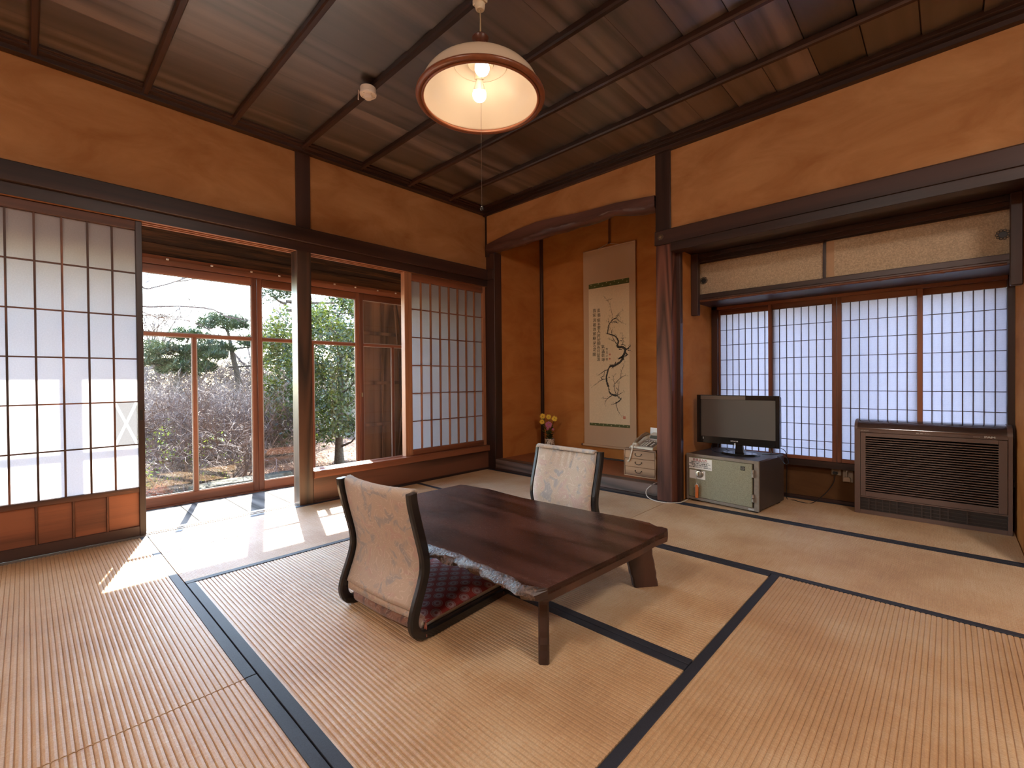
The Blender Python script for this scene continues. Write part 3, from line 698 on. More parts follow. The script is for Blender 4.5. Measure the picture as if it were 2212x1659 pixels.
def medallion(name):
    m, n, l, b = nmat(name); b.inputs['Roughness'].default_value = .75; b.inputs['Specular IOR Level'].default_value = .3
    tc = n.new('ShaderNodeTexCoord'); sx = n.new('ShaderNodeSeparateXYZ'); l.new(tc.outputs['Object'], sx.inputs[0])
    def cell(ox, oy, P_):
        a = mathn(n, l, 'SUBTRACT', mathn(n, l, 'FRACT', mathn(n, l, 'ADD', mathn(n, l, 'DIVIDE', sx.outputs[0], P_), ox)), .5)
        c = mathn(n, l, 'SUBTRACT', mathn(n, l, 'FRACT', mathn(n, l, 'ADD', mathn(n, l, 'DIVIDE', sx.outputs[1], P_*1.1), oy)), .5)
        return mathn(n, l, 'SQRT', mathn(n, l, 'ADD', mathn(n, l, 'MULTIPLY', a, a), mathn(n, l, 'MULTIPLY', c, c))), a, c
    d1, a1, c1 = cell(10.0, 10.0, .064); d2, a2, c2 = cell(10.5, 10.5, .064)
    d = mathn(n, l, 'MINIMUM', d1, d2)
    r = ramp(n, [(.0, (.38, .30, .30)), (.05, (.16, .018, .02)), (.11, (.40, .33, .34)), (.20, (.34, .26, .27)), (.24, (.15, .016, .02)), (.27, (.42, .36, .34)), (.30, (.24, .028, .022))])
    r.color_ramp.interpolation = 'LINEAR'
    l.new(d, r.inputs[0])
    nz = noise(n, l, tc.outputs['Object'], 150, 3, .7)
    mx = n.new('ShaderNodeMix'); mx.data_type = 'RGBA'; mx.inputs[7].default_value = (.19, .022, .018, 1)
    l.new(mathn(n, l, 'MULTIPLY', nz, .75), mx.inputs[0]); l.new(r.outputs[0], mx.inputs[6]); l.new(mx.outputs[2], b.inputs['Base Color'])
    bump(n, l, b, nz, .3, .002); return m
MED = medallion('red_medallion_brocade')
LAQ = plain('black_lacquer', (.012, .010, .010), .24, 0, .2, .55)
HW = .212
PATH = [(-.050, .505), (-.046, .47), (-.034, .42), (-.018, .36), (-.002, .30), (.004, .262), (.002, .225), (-.012, .18), (-.032, .13), (-.045, .09), (-.047, .065), (-.040, .042), (-.022, .024), (.004, .018), (.06, .016), (.20, .015), (.34, .014), (.45, .013)]
def smooth_path(pp, k=4):
    out = []
    for i in range(len(pp)-1):
        p0, p1, p2, p3 = pp[max(i-1, 0)], pp[i], pp[i+1], pp[min(i+2, len(pp)-1)]
        for j in range(k):
            t = j/k
            out.append(tuple(.5*((2*p1[a])+(-p0[a]+p2[a])*t+(2*p0[a]-5*p1[a]+4*p2[a]-p3[a])*t*t+(-p0[a]+3*p1[a]-3*p2[a]+p3[a])*t**3) for a in range(2)))
    return out+[pp[-1]]
SP = smooth_path(PATH)
def pat(z):   # back line at height z (upper part only)
    up = [p for p in SP if p[0] < .02 and p[1] > .06]
    for a, b in zip(up, up[1:]):
        if b[1] <= z <= a[1]: return b[0]+(a[0]-b[0])*(z-b[1])/(a[1]-b[1]+1e-9)
    return up[0][0] if z > up[0][1] else up[-1][0]
def make_chair(label, group):
    t = local(empty('floor_chair', (0, 0, 0), label, 'chair', group))
    for sx in (-1, 1):
        build(MB().sweep([(sx*HW, y, z) for y, z in SP], .026, .036), 'side_frame', LAQ, t, smooth=True)
    build(B(-HW, HW, .435, .462, .002, .024), 'front_stretcher', LAQ, t, .003)
    build(B(-HW, HW, .03, .44, .020, .028), 'seat_board', LAQ, t)
    # padded back wrapped over the top
    hw = HW-.016
    def back(u, v):
        x = -hw+2*hw*u
        if v < .86:
            z = .105+(.497-.105)*(v/.86); y = pat(z)+.004
            n_ = Vector((0, -1, .1)).normalized()
        else:
            a = (v-.86)/.14*math.pi; z = .497+.013*math.sin(a); y = pat(.497)+.004+.016*(1-math.cos(a)); n_ = Vector((0, -math.cos(a), math.sin(a)))
        bulge = -.022*(1-(2*u-1)**2)*(.35+.65*min(1, v*1.2)); y += bulge
        y += .0025*mnoise.noise(Vector((x*16, 0, z*5)))+.0016*mnoise.noise(Vector((x*55, z*9, 4)))
        return Vector((x, y, z-.004*(1-(2*u-1)**2)*(v > .8))), n_
    build(MB().cloth(back, 26, 34, .010), 'back_cover', BRO, t, smooth='all')
    def padf(u, v):
        x = -hw+2*hw*u; z = .075+(.500-.075)*v; th = .020*(1-abs(2*u-1)**6)*(1-abs(2*v-1)**8)
        y = pat(max(z, .1))+.012+th-.022*(1-(2*u-1)**2)*(.35+.65*min(1, v*1.2))
        y += .002*mnoise.noise(Vector((x*14, 3, z*7)))+(.0035*math.sin(x*150)*max(0, v-.75)*4*(1 if x < .08 and x > -.06 else .2))
        return Vector((x, y, z)), Vector((0, 1, 0))
    build(MB().cloth(padf, 40, 30, .012), 'back_pad', BRO, t, smooth='all')
    # rear bolster of the seat and the seat cover
    pts = [(-hw+.004, .008, .048), (-hw+.03, -.002, .050), (0, -.006, .050), (hw-.03, -.002, .050), (hw-.004, .008, .048)]
    build(MB().tube(pts, [.020, .029, .031, .029, .020], 14), 'bolster', BRO2, t, smooth=True)
    return t
def make_cushion():
    t = local(empty('seat_cushion', (0, 0, 0), 'flat red seat cushion with round medallion pattern on the near floor chair', 'cushion', None))
    def f(u, v):
        x = -.205+.41*u; y = .010+.41*v; e = (1-abs(2*u-1)**5)*(1-abs(2*v-1)**5)
        k = .006*(abs(2*u-1)**3*abs(2*v-1)**3)
        return Vector((x, y, .052+.022*e-k+.0018*mnoise.noise(Vector((x*20, y*20, 0))))), Vector((0, 0, 1))
    m = MB(); NU = 26; vs = []
    for i in range(NU+1):
        for j in range(NU+1):
            p, _ = f(i/NU, j/NU); vs.append(p)
    N_ = len(vs); vs += [Vector((p.x, p.y, .058-(p.z-.055)*.4-.010)) for p in vs]; k = NU+1
    fs = []
    for i in range(NU):
        for j in range(NU):
            q = (i*k+j, (i+1)*k+j, (i+1)*k+j+1, i*k+j+1); fs.append(q); fs.append(tuple(N_+a for a in q[::-1]))
    rim = [i*k for i in range(NU+1)]+[NU*k+j for j in range(1, NU+1)]+[i*k+NU for i in range(NU-1, -1, -1)]+[j for j in range(NU-1, 0, -1)]
    for a, b in zip(rim, rim[1:]+rim[:1]): fs.append((b, a, N_+a, N_+b))
    build(m.add(vs, fs), 'cushion_body', MED, t, smooth='all')
    for sx, yy_ in ((.205, .012), (-.205, .012), (.205, .418), (-.205, .418)):
        mm = MB()
        for q in range(7):
            a = q*.9; mm.tube([(sx, yy_, .052), (sx*1.05+.004*math.cos(a), yy_-.010+.004*math.sin(a), .040), (sx*1.075+.006*math.cos(a), yy_-.014+.006*math.sin(a), .012)], .0012, 4)
        build(mm, 'tassel', plain('tassel_red', (.36, .10, .06), .7), t)
    # quilted under-pad, its pale edge shows at the rear corner
    return t
ch1 = make_chair('legless floor chair on the window side of the table, its back towards us', 'legless floor chairs at the table')
ch1.location = (1.827, -2.262, 0); ch1.rotation_euler = (0, 0, math.radians(4.5))
def under_pad(t):
    def f(u, v):
        x = -.196+.392*u; y = -.002+.43*v; return Vector((x, y, .040+.006*(1-abs(2*u-1)**4)*(1-abs(2*v-1)**4))), Vector((0, 0, 1))
    build(MB().cloth(f, 16, 16, .020), 'seat_pad', BRO, t, smooth='all')
under_pad(ch1)
ch1['label'] = 'legless floor chair nearest us, seen from behind, on this side of the table'
ch2 = dup(ch1, (1.822, -1.185, 0), math.radians(180-1.5), 'legless floor chair across the table facing us, its patterned back pad in view', 'legless floor chairs at the table')
cu1 = make_cushion(); cu1.location = (1.827, -2.262, .0); cu1.rotation_euler = (0, 0, math.radians(4.5))

# ------------------------------------------------------------------ pendant lamp
LX, LY = 1.877, -1.811
lp = empty('pendant_lamp', (LX, LY, 2.08), 'round milk glass pendant lamp with a brown rim hanging over the table', 'lamp')
mk, n, l, b = nmat('milk_glass'); out = n['Material Output']; n.remove(b)
d_ = n.new('ShaderNodeBsdfDiffuse'); d_.inputs[0].default_value = (.62, .53, .43, 1); t_ = n.new('ShaderNodeBsdfTranslucent'); t_.inputs[0].default_value = (.9, .72, .52, 1)
g_ = n.new('ShaderNodeBsdfGlossy'); g_.inputs['Roughness'].default_value = .06; m1 = n.new('ShaderNodeMixShader'); m2 = n.new('ShaderNodeMixShader')
lw = n.new('ShaderNodeLayerWeight'); lw.inputs[0].default_value = .5
l.new(mathn(n, l, 'ADD', mathn(n, l, 'MULTIPLY', mathn(n, l, 'POWER', lw.outputs['Facing'], 4), .5), .05), m2.inputs[0])
m1.inputs[0].default_value = .25; l.new(d_.outputs[0], m1.inputs[1]); l.new(t_.outputs[0], m1.inputs[2]); l.new(m1.outputs[0], m2.inputs[1]); l.new(g_.outputs[0], m2.inputs[2]); l.new(m2.outputs[0], out.inputs[0])
prof = [(.262, .005), (.258, .022), (.250, .045), (.238, .067), (.220, .088), (.196, .107), (.168, .125), (.138, .142), (.105, .158), (.070, .172), (.040, .181), (.030, .183)]
inner = [(r-.004, z-.003) for r, z in prof[::-1]]
build(MB().lathe(prof+inner, (LX, LY, 2.08), 64, closed=True), 'shade', mk, lp, smooth='all')
build(MB().lathe([(.262+.013*math.cos(a), .008*1.3*math.sin(a)) for a in [2*math.pi*k/12 for k in range(12)]], (LX, LY, 2.083), 72, closed=True), 'rim', plain('rim_brown', (.20, .060, .022), .3, 0, .15), lp, smooth='all')
build(MB().lathe([(.246+.006*math.cos(a), .006*math.sin(a)) for a in [2*math.pi*k/8 for k in range(8)]], (LX, LY, 2.076), 72, closed=True), 'inner_rim', plain('rim_brown2', (.26, .08, .03), .35), lp, smooth='all')
build(MB().lathe([(.112+.0015*math.cos(a), .0015*math.sin(a)) for a in [2*math.pi*k/6 for k in range(6)]], (LX, LY, 2.226), 48, closed=True), 'groove_ring', mk, lp, smooth='all')
build(MB().lathe([(.002, .262), (.026, .262), (.033, .268), (.036, .262), (.033, .250), (.026, .244), (.026, .200), (.036, .190), (.036, .182), (.002, .182)], (LX, LY, 2.08), 28), 'cap', plain('cap_brown', (.10, .030, .015), .35), lp, smooth=True)
CRM = plain('cream_plastic', (.72, .60, .46), .4)
build(MB().lathe([(.002, .172), (.056, .168), (.060, .160), (.054, .150), (.002, .150)], (LX, LY, 2.08), 32), 'socket_plate', CRM, lp, smooth=True)
BE = emit('bulb_glow', (1.0, .80, .58), BULB)
NECK = plain('bulb_neck', (.75, .66, .55), .35)
vd = Vector((CAM.x-LX, CAM.y-LY, 0)).normalized(); sdv = Vector((-vd.y, vd.x, 0))
for k, sg in enumerate((1, -1)):
    if k == 0: c0 = Vector((LX, LY, 2.222))+vd*.030+sdv*.006; dr = Vector((0, 0, -1))+vd*.85
    else: c0 = Vector((LX, LY, 2.222))-vd*.022-sdv*.006; dr = Vector((0, 0, -1))-vd*.42
    dr.normalize(); rot = Vector((0, 0, -1)).rotation_difference(dr).to_matrix().to_4x4()
    Mx = Matrix.Translation(c0) @ rot
    L = .050 if k == 0 else .062
    build(MB().lathe([(.020, 0), (.022, -L*.4), (.021, -L*.55), (.004, -L*.56)], n=20).xf(Mx), 'socket', CRM, lp, smooth=True)
    build(MB().lathe([(.012, -L*.5), (.017, -L*.75), (.026, -L*1.0-.012)], n=24).xf(Mx), 'bulb_neck', NECK, lp, smooth=True)
    pr_ = [(.0005, 0)]
    pr_ = [(max(.0006, .030*math.sin(a)), -L-.030+.030*math.cos(a)) for a in [.45+(math.pi-.45)*q/12 for q in range(13)]]
    build(MB().lathe(pr_, n=28).xf(Mx), 'bulb', BE, lp, smooth='all')
build(MB().tube([(LX, LY, 2.33), (LX+.002, LY, 2.42), (LX, LY, 2.50)], .0028, 8), 'flex', plain('flex_cream', (.55, .42, .26), .5), lp)
build(MB().tube([(LX+.004, LY+.002, 2.33), (LX+.005, LY, 2.41), (LX+.002, LY, 2.50)], .0018, 6), 'chain', plain('flex_brown', (.22, .12, .06), .5), lp)
build(MB().box(LX-.03, LX+.03, LY-.018, LY+.018, 2.488, 2.512).lathe([(.018, -.028), (.022, -.01), (.022, .0)], (LX, LY, 2.49), 20), 'ceiling_socket', plain('cream_socket', (.72, .60, .42), .4), lp, .003)
build(MB().tube([(LX+.004, LY, 2.21), (LX, LY, 1.90), (LX, LY, 1.625)], .0007, 5), 'pull_string', plain('string_brown', (.10, .06, .04), .7), lp)
build(MB().lathe([(.001, -.010), (.006, -.008), (.0085, -.002), (.0085, .002), (.005, .008), (.001, .010)], (LX, LY, 1.617), 16), 'pull_knob', plain('knob_black', (.02, .02, .022), .12), lp, smooth='all')

# ------------------------------------------------------------------ heat detector on the ceiling
dx, dy, dz = .983, -1.836, 2.511
dt = empty('heat_detector', (dx, dy, dz), 'round white heat detector with a small rod beside it on the ceiling batten', 'detector')
WHT = plain('detector_white', (.78, .66, .55), .35)
build(MB().lathe([(.042, 0), (.042, -.026), (.046, -.030), (.044, -.038), (.030, -.042), (.002, -.042)], (dx, dy, dz), 40), 'base', WHT, dt, smooth=True)
build(MB().lathe([(.021, -.040), (.021, -.056), (.017, -.060), (.002, -.060)], (dx, dy, dz), 28), 'sensor_cap', WHT, dt, smooth=True)
for a in range(5): build(MB().lathe([(.0022, -.0425), (.0022, -.041)], (dx+.033*math.cos(a*1.26), dy+.033*math.sin(a*1.26), dz), 8), 'screw', plain('screw_grey', (.3, .26, .22), .4), dt)
build(MB().tube([(dx-.052, dy-.028, dz), (dx-.054, dy-.030, dz-.03), (dx-.050, dy-.032, dz-.055)], [.0035, .0028, .0035], 8), 'indicator_rod', WHT, dt, smooth=True)

# ------------------------------------------------------------------ hanging scroll
sc_ = empty('hanging_scroll', (.95, .70, .20), 'tall hanging scroll with an ink plum branch on the alcove wall', 'scroll')
SILK = plain('scroll_silk', (.52, .335, .21), .75, 0, .10, .3, 380, .06)
SILK2 = plain('scroll_paper', (.72, .55, .37), .8, 0, .06, .2, 60)
Y0 = .700
build(B(.664, 1.240, Y0, Y0+.002, .222, 2.147), 'mounting', SILK, sc_, bev=0)
build(B(.729, 1.174, Y0-.0012, Y0-.0002, .425, 1.822), 'painting_sheet', SILK2, sc_, bev=0)
GRN = plain('green_brocade', (.085, .095, .028), .7, 0, .35, .3, 240)
for z0, z1 in ((1.772, 1.820), (.420, .446)):
    g = build(B(.729, 1.176, Y0-.0020, Y0-.0013, z0, z1), 'brocade_band', GRN, sc_, bev=0)
    mm = MB()
    for k in range(10):
        x = .755+.044*k; z = z0+(z1-z0)*(.3 if k % 2 else .72)
        for q in range(3): mm.add([(x-.012+q*.004, Y0-.0023, z+q*.003), (x+.010-q*.003, Y0-.0023, z+q*.003), (x+.006, Y0-.0023, z+.004+q*.003)], [(0, 1, 2)])
    build(mm, 'woven_cloud', plain('weave_cream', (.42, .38, .20), .7), g, fix=False, kind='stuff')
for a, b in ((.727, .730), (1.173, 1.176)): build(B(a, b, Y0-.0018, Y0-.0008, .425, 1.772), 'edging', plain('edging_cream', (.66, .52, .36), .7), sc_)
INK = plain('ink', (.035, .024, .018), .7); 
STROKES= [(0.00055,0.00138,[(0.89,1.691),(0.925,1.66),(0.956,1.618),(0.972,1.585),(0.984,1.535),(0.996,1.493),(1.0,1.457)]),(0.00385,0.0044,[(1.034,1.458),(1.012,1.453),(0.993,1.441),(0.976,1.423),(0.959,1.405)]),(0.0033,0.00055,[(1.012,1.453),(1.034,1.456),(1.05,1.471),(1.066,1.498),(1.098,1.52)]),(0.00495,0.0044,[(0.959,1.405),(0.951,1.377),(0.944,1.342),(0.94,1.318)]),(0.0044,0.00715,[(0.94,1.318),(0.967,1.308),(1.0,1.299),(1.032,1.282),(1.048,1.26),(1.059,1.235),(1.053,1.209),(1.043,1.191)]),(0.00935,0.0121,[(1.043,1.191),(1.069,1.178),(1.096,1.181),(1.122,1.168),(1.133,1.153)]),(0.00825,0.0022,[(1.133,1.153),(1.159,1.161),(1.177,1.179),(1.185,1.188)]),(0.0121,0.00715,[(1.133,1.153),(1.127,1.13),(1.117,1.107),(1.101,1.089),(1.063,1.071)]),(0.0022,0.00385,[(1.154,1.147),(1.185,1.143)]),(0.0066,0.0055,[(1.138,1.12),(1.154,1.105),(1.127,1.092)]),(0.00165,0.0044,[(0.979,1.42),(1.006,1.425),(1.039,1.42),(1.05,1.409)]),(0.0033,0.00055,[(1.028,1.456),(1.055,1.442),(1.076,1.421),(1.098,1.41),(1.124,1.4)]),(0.00165,0.00055,[(0.959,1.422),(0.954,1.442),(0.959,1.48)]),(0.00165,0.00055,[(0.957,1.427),(0.94,1.439)]),(0.0033,0.00082,[(0.989,1.314),(0.986,1.338),(1.003,1.361)]),(0.00138,0.00082,[(0.989,1.333),(0.973,1.363),(0.962,1.393)]),(0.00165,0.00385,[(0.989,1.29),(1.01,1.255),(1.032,1.22),(1.048,1.205)]),(0.00275,0.00082,[(1.01,1.241),(0.977,1.252),(0.956,1.273)]),(0.00275,0.00055,[(1.102,1.197),(1.11,1.23),(1.102,1.273),(1.1,1.31)]),(0.0022,0.00055,[(1.105,1.254),(1.123,1.273)]),(0.00275,0.00165,[(1.086,1.203),(1.117,1.201),(1.133,1.186)]),(0.0022,0.00275,[(1.075,1.241),(1.097,1.24)]),(0.00275,0.00165,[(1.016,1.307),(1.033,1.306)]),(0.0022,0.00165,[(1.034,1.477),(1.066,1.484),(1.074,1.469)]),(0.00138,0.00082,[(0.925,1.636),(0.947,1.641),(0.983,1.643)]),(0.0055,0.00275,[(1.064,1.161),(1.096,1.155)]),(0.00825,0.0121,[(1.117,1.105),(1.101,1.068),(1.079,1.04),(1.047,1.022),(1.009,1.004),(0.97,1.005)]),(0.00385,0.0055,[(1.063,1.069),(1.095,1.082),(1.116,1.062)]),(0.0055,0.00385,[(1.031,1.041),(1.009,0.999),(0.992,0.985)]),(0.0066,0.00935,[(0.97,1.005),(0.948,0.977),(0.936,0.938),(0.925,0.899),(0.927,0.861),(0.938,0.827),(0.946,0.807)]),(0.00275,0.011,[(0.946,0.807),(0.952,0.778),(0.957,0.754),(0.974,0.735),(1.007,0.724),(1.034,0.722)]),(0.00385,0.00165,[(0.936,0.967),(0.903,0.958),(0.857,0.93),(0.834,0.918)]),(0.0022,0.00275,[(0.903,0.948),(0.897,0.909),(0.862,0.895),(0.885,0.87),(0.908,0.88)]),(0.00275,0.00055,[(0.885,0.875),(0.851,0.861),(0.804,0.826),(0.763,0.806)]),(0.0033,0.00082,[(1.034,0.731),(1.018,0.764),(1.01,0.803),(1.018,0.827),(1.002,0.87),(1.002,0.899),(1.019,0.927)]),(0.00275,0.00138,[(1.018,0.831),(1.04,0.855),(1.073,0.884),(1.084,0.917),(1.089,0.954),(1.111,0.996),(1.116,1.029)]),(0.00275,0.0011,[(1.078,0.884),(1.105,0.902),(1.142,0.916)]),(0.0033,0.00082,[(1.045,0.731),(1.056,0.779),(1.062,0.827),(1.067,0.86)]),(0.0022,0.0022,[(1.056,0.765),(1.034,0.798)]),(0.00385,0.00082,[(1.034,0.717),(1.072,0.737),(1.114,0.761)]),(0.00275,0.00605,[(1.034,0.722),(1.061,0.703),(1.082,0.689),(1.06,0.665),(1.028,0.65)]),(0.0033,0.0011,[(1.028,0.65),(1.006,0.64),(0.978,0.634)]),(0.0033,0.00055,[(1.028,0.645),(1.038,0.612),(1.049,0.579),(1.065,0.551),(1.091,0.524)]),(0.0044,0.0011,[(0.985,0.721),(0.951,0.701),(0.917,0.671),(0.903,0.632)]),(0.0022,0.00138,[(0.934,0.691),(0.901,0.69),(0.884,0.699)]),(0.0022,0.00385,[(0.944,0.899),(0.964,0.894)])]
CHARS= [('我家洗硯池頭樹朵々花開', [(0.794, 1.551),(0.793, 1.507),(0.793, 1.457),(0.793, 1.41),(0.792, 1.368),(0.792, 1.324),(0.792, 1.279),(0.791, 1.235),(0.791, 1.2),(0.791, 1.166),(0.79, 1.121)]),('淡墨痕不要人誇好顏色只留清', [(0.843, 1.548),(0.843, 1.502),(0.842, 1.453),(0.842, 1.411),(0.842, 1.379),(0.841, 1.342),(0.841, 1.301),(0.841, 1.261),(0.84, 1.225),(0.84, 1.183),(0.84, 1.146),(0.839, 1.109),(0.839, 1.07)]),('氣滿乾坤', [(0.89, 1.192),(0.89, 1.146),(0.89, 1.107),(0.889, 1.063)]),('竹玉子書', [(0.932, 1.166),(0.932, 1.134),(0.932, 1.1),(0.932, 1.069)])]
br = MB(); rnd = random.Random(3)
def ribbon(mb, pts, w0, w1, y, rag=.25):
    P_ = [Vector((p[0], 0, p[1])) for p in pts]; F_ = []
    for i in range(len(P_)-1):
        k = max(2, int((P_[i+1]-P_[i]).length/.006))
        for j in range(k): F_.append(P_[i].lerp(P_[i+1], j/k))
    F_.append(P_[-1]); m = len(F_); vs = []
    for i, p in enumerate(F_):
        t = (F_[min(i+1, m-1)]-F_[max(i-1, 0)]).normalized(); nn = Vector((-t.z, 0, t.x)); wd = (w0+(w1-w0)*i/(m-1))*(1+rag*rnd.uniform(-1, 1))
        for s_ in (-1, 1): q = p+nn*wd*s_; vs.append((q.x, y, q.z))
    mb.add(vs, [(2*i, 2*i+1, 2*i+3, 2*i+2) for i in range(m-1)])
for w0, w1, pts in STROKES:
    ribbon(br, pts, w0*1.05, w1*1.05, Y0-.0016)
    if max(w0, w1) < .006:
        for p in pts[1:]:
            for q in range(2):
                c = (p[0]+rnd.uniform(-.016, .016), p[1]+rnd.uniform(-.014, .014)); rr = rnd.uniform(.003, .006)
                ribbon(br, [(c[0]+rr*math.cos(a), c[1]+rr*math.sin(a)) for a in (0, 1.3, 2.5, 3.8, 5.0)], .0006, .0009, Y0-.0017)
    else:
        for p in pts:
            for q in range(3):
                a = rnd.uniform(0, 6.28); ln = rnd.uniform(.008, .018)
                ribbon(br, [p, (p[0]+ln*math.cos(a), p[1]+ln*math.sin(a))], .0022, .0012, Y0-.0018)
build(br, 'plum_branch', INK, sc_, fix=False)
for word, ps in CHARS:
    mm = MB(); small = word[0] == '竹'
    for c, p in zip(word, ps): text_xz(mm, c, .026 if small else .040, p[0]+(.0 if small else rnd.uniform(-.003, .003)), Y0-.0016, p[1], .0006, depth=0)
    build(mm, 'calligraphy', INK, sc_, fix=False)
for x, z, h in ((.964, 1.115, .008), (.963, 1.075, .008), (1.117, .515, .012)):
    mm = B(x-h, x+h, Y0-.0021, Y0-.0013, z-h, z+h)
    sl = build(mm, 'red_seal', plain('seal_red', (.50, .085, .045), .7, 0, .25, .3, 300), sc_, bev=0)
    q = MB(); text_xz(q, '印', h*1.5, x, Y0-.0023, z, 0, depth=0); build(q, 'seal_mark', SILK2, sl, fix=False)
build(MB().tube([(.664, .702, 2.150), (1.240, .702, 2.150)], .006, 8), 'top_rod', SILK, sc_, smooth=True)
build(MB().tube([(.652, .700, .222), (1.252, .700, .222)], .0125, 14), 'bottom_roller', SILK, sc_, smooth=True)
for x0, x1 in ((.634, .654), (1.250, 1.270)): build(MB().tube([(x0, .700, .222), (x1, .700, .222)], .0105, 14), 'roller_knob', plain('roller_dark', (.09, .03, .018), .35), sc_, smooth=True)
SIL = plain('cord_pale', (.55, .47, .36), .5)
build(MB().tube([(.845, .700, 2.153), (.955, .706, 2.185), (1.062, .700, 2.153)], .0022, 6), 'hanging_cord', SIL, sc_)
for x in (.845, 1.062): build(MB().lathe([(.004, -.004), (.005, 0), (.003, .006)], (x, .699, 2.150), 8), 'eyelet', SIL, sc_)
hk = empty('scroll_hanger', (.960, .71, 2.44), 'thin brown strap holding the hanging scroll from the alcove ceiling', 'hanger')
build(MB().box(.953, .959, .705, .709, 2.185, 2.47).box(.966, .972, .705, .709, 2.185, 2.47), 'strap', plain('strap_brown', (.09, .03, .018), .5), hk, bev=0)
build(MB().tube([(.953, .704, 2.20), (.955, .698, 2.178), (.968, .698, 2.178), (.971, .704, 2.20)], .003, 6), 'hook', plain('hook_metal', (.12, .06, .04), .4, .6), hk)

# ------------------------------------------------------------------ safe in the recess
def rot_part(root, loc, rz):
    root.location = loc; root.rotation_euler = (0, 0, rz)
sf = local(empty('safe', (0, 0, 0), 'small grey steel safe with a pale green door standing under the television', 'safe'))
SFB = plain('safe_brown_paint', (.050, .036, .030), .42, 0, .2, .5, 120, .05); SFF = plain('safe_frame_paint', (.20, .155, .12), .45, 0, .15)
m, n, l, b = nmat('safe_door_speckle'); b.inputs['Roughness'].default_value = .55
nz = noise(n, l, coords(n, l), 320, 3, .8); r = ramp(n, [(.30, (.12, .105, .065)), (.5, (.245, .215, .135)), (.72, (.33, .30, .20))]); l.new(nz, r.inputs[0]); l.new(r.outputs[0], b.inputs['Base Color']); bump(n, l, b, nz, .3, .002); SFD = m
w_, d_, h_ = .496, .43, .340          # x from 0, y from 0 to the back
build(B(0, w_, .012, d_, .014, h_), 'body', SFB, sf, .008, smooth=True)
for a, b2 in ((.02, .03), (.02, d_-.07), (w_-.07, .03), (w_-.07, d_-.07)): build(B(a, a+.05, b2, b2+.05, 0, .016), 'foot', plain('rubber', (.02, .02, .02), .8), sf)
f = MB()
for e in ((0, .018, .014, h_), (w_-.030, w_, .014, h_), (.018, w_-.03, h_-.020, h_), (.018, w_-.03, .014, .034)): f.box(e[0], e[1], 0, .014, e[2], e[3])
build(f, 'front_frame', SFF, sf, .001)
build(B(.020, w_-.040, -.004, .014, .036, h_-.022), 'door', SFD, sf, .002)
CH = plain('steel_hinge', (.45, .42, .38), .28, .9)
for z in (.245, .085):
    for k in (0, 1): build(MB().tube([(w_-.034, -.006, z+k*.026-.012+.001), (w_-.034, -.006, z+k*.026+.012)], .0085, 12), 'hinge', CH, sf, smooth=True)
bd = build(B(.383, .411, -.0062, -.004, .270, .297), 'badge', plain('badge_dark', (.05, .05, .04), .4, .5), sf, .001)
q = MB().lathe([(.009+.0012*math.cos(a), .0012*math.sin(a)) for a in [0, 1.5, 3.1, 4.6]], (.397, -.0066, .2835), 18, 'y', closed=True); text_xz(q, 'C', .014, .397, -.0066, .2835, .0004)
build(q, 'badge_emblem', CH, bd)
nb_ = build(B(.430, .466, -.001, .0, .018, .028), 'name_plate', plain('plate_pale', (.5, .48, .44), .4), sf)
q = MB(); text_xz(q, 'ECHO SAFE', .0062, .448, -.0013, .023); build(q, 'plate_lettering', INK, nb_)
dl = build(MB().lathe([(.028, 0), (.028, -.006), (.022, -.012), (.021, -.018), (.006, -.020), (.001, -.020)], (.102, -.004, .205), 32, 'y'), 'lock_dial', CH, sf, smooth=True)
build(B(.099, .105, -.030, -.024, .192, .218), 'key_bow', plain('brass_key', (.5, .38, .2), .3, .9), dl, .002)
rot_part(sf, (1.953, .116, 0), math.radians(-6))
SM = Matrix.Translation((1.953, .116, 0)) @ Matrix.Rotation(math.radians(-6), 4, 'Z')
def on_safe(mb): return mb.xf(SM)
WP = plain('white_card', (.78, .74, .70), .6, 0, .03)
ns = local(empty('notice_sign', (0, 0, 0), 'white printed notice with a red heading stuck on the safe door', 'sign'))
build(B(.022, .190, -.0052, -.0042, .236, .312), 'card', WP, ns, bev=0)
q = MB(); text_xz(q, '貴重品入れ', .0215, .104, -.0056, .2990, .0004); build(q, 'heading', plain('print_red', (.36, .03, .02), .6), ns)
q = MB()
for i, ln in enumerate(('貴重品は此の中に、お入れ下さい。', '鍵は御自身にて保管なさる様お願い致します。', '中に保管されず紛失等の場合は、', '責任負い兼ねますのでよろしくお願い致します。')):
    text_xz(q, ln, .0098, .106, -.0056, .2845-.0118*i, .00035, squash=.86 if len(ln) < 18 else .78)
build(q, 'printed_text', plain('print_black', (.02, .02, .02), .6), ns)
rot_part(ns, (1.953, .116, 0), math.radians(-6))
bc = build(on_safe(B(.026, .142, -.0052, -.0042, .166, .226)), 'blank_card', plain('white_card2', (.76, .73, .69), .6, 0, .03), bev=0, label='blank white card behind the round lock of the safe', cat='card')
kt = local(empty('room_key', (0, 0, 0), 'key chain with a clear orange plastic tag hanging from the safe lock', 'key tag'))
mm = MB()
for k in range(12): mm.lathe([(.0018*math.sin(a), .0018*math.cos(a)) for a in (0.2, 1, 1.6, 2.2, 2.9)], (.092-.0004*k, -.026, .188-.0052*k), 8)
build(mm, 'ball_chain', CH, kt, kind='stuff')
build(MB().tube([(.083, -.024, .128), (.087, -.026, .134), (.092, -.024, .128)], .0014, 6), 'ring', CH, kt)
orange, n, l, b = nmat('orange_acrylic'); b.inputs['Base Color'].default_value = (.85, .20, .03, 1); b.inputs['Roughness'].default_value = .08; b.inputs['Transmission Weight'].default_value = .35
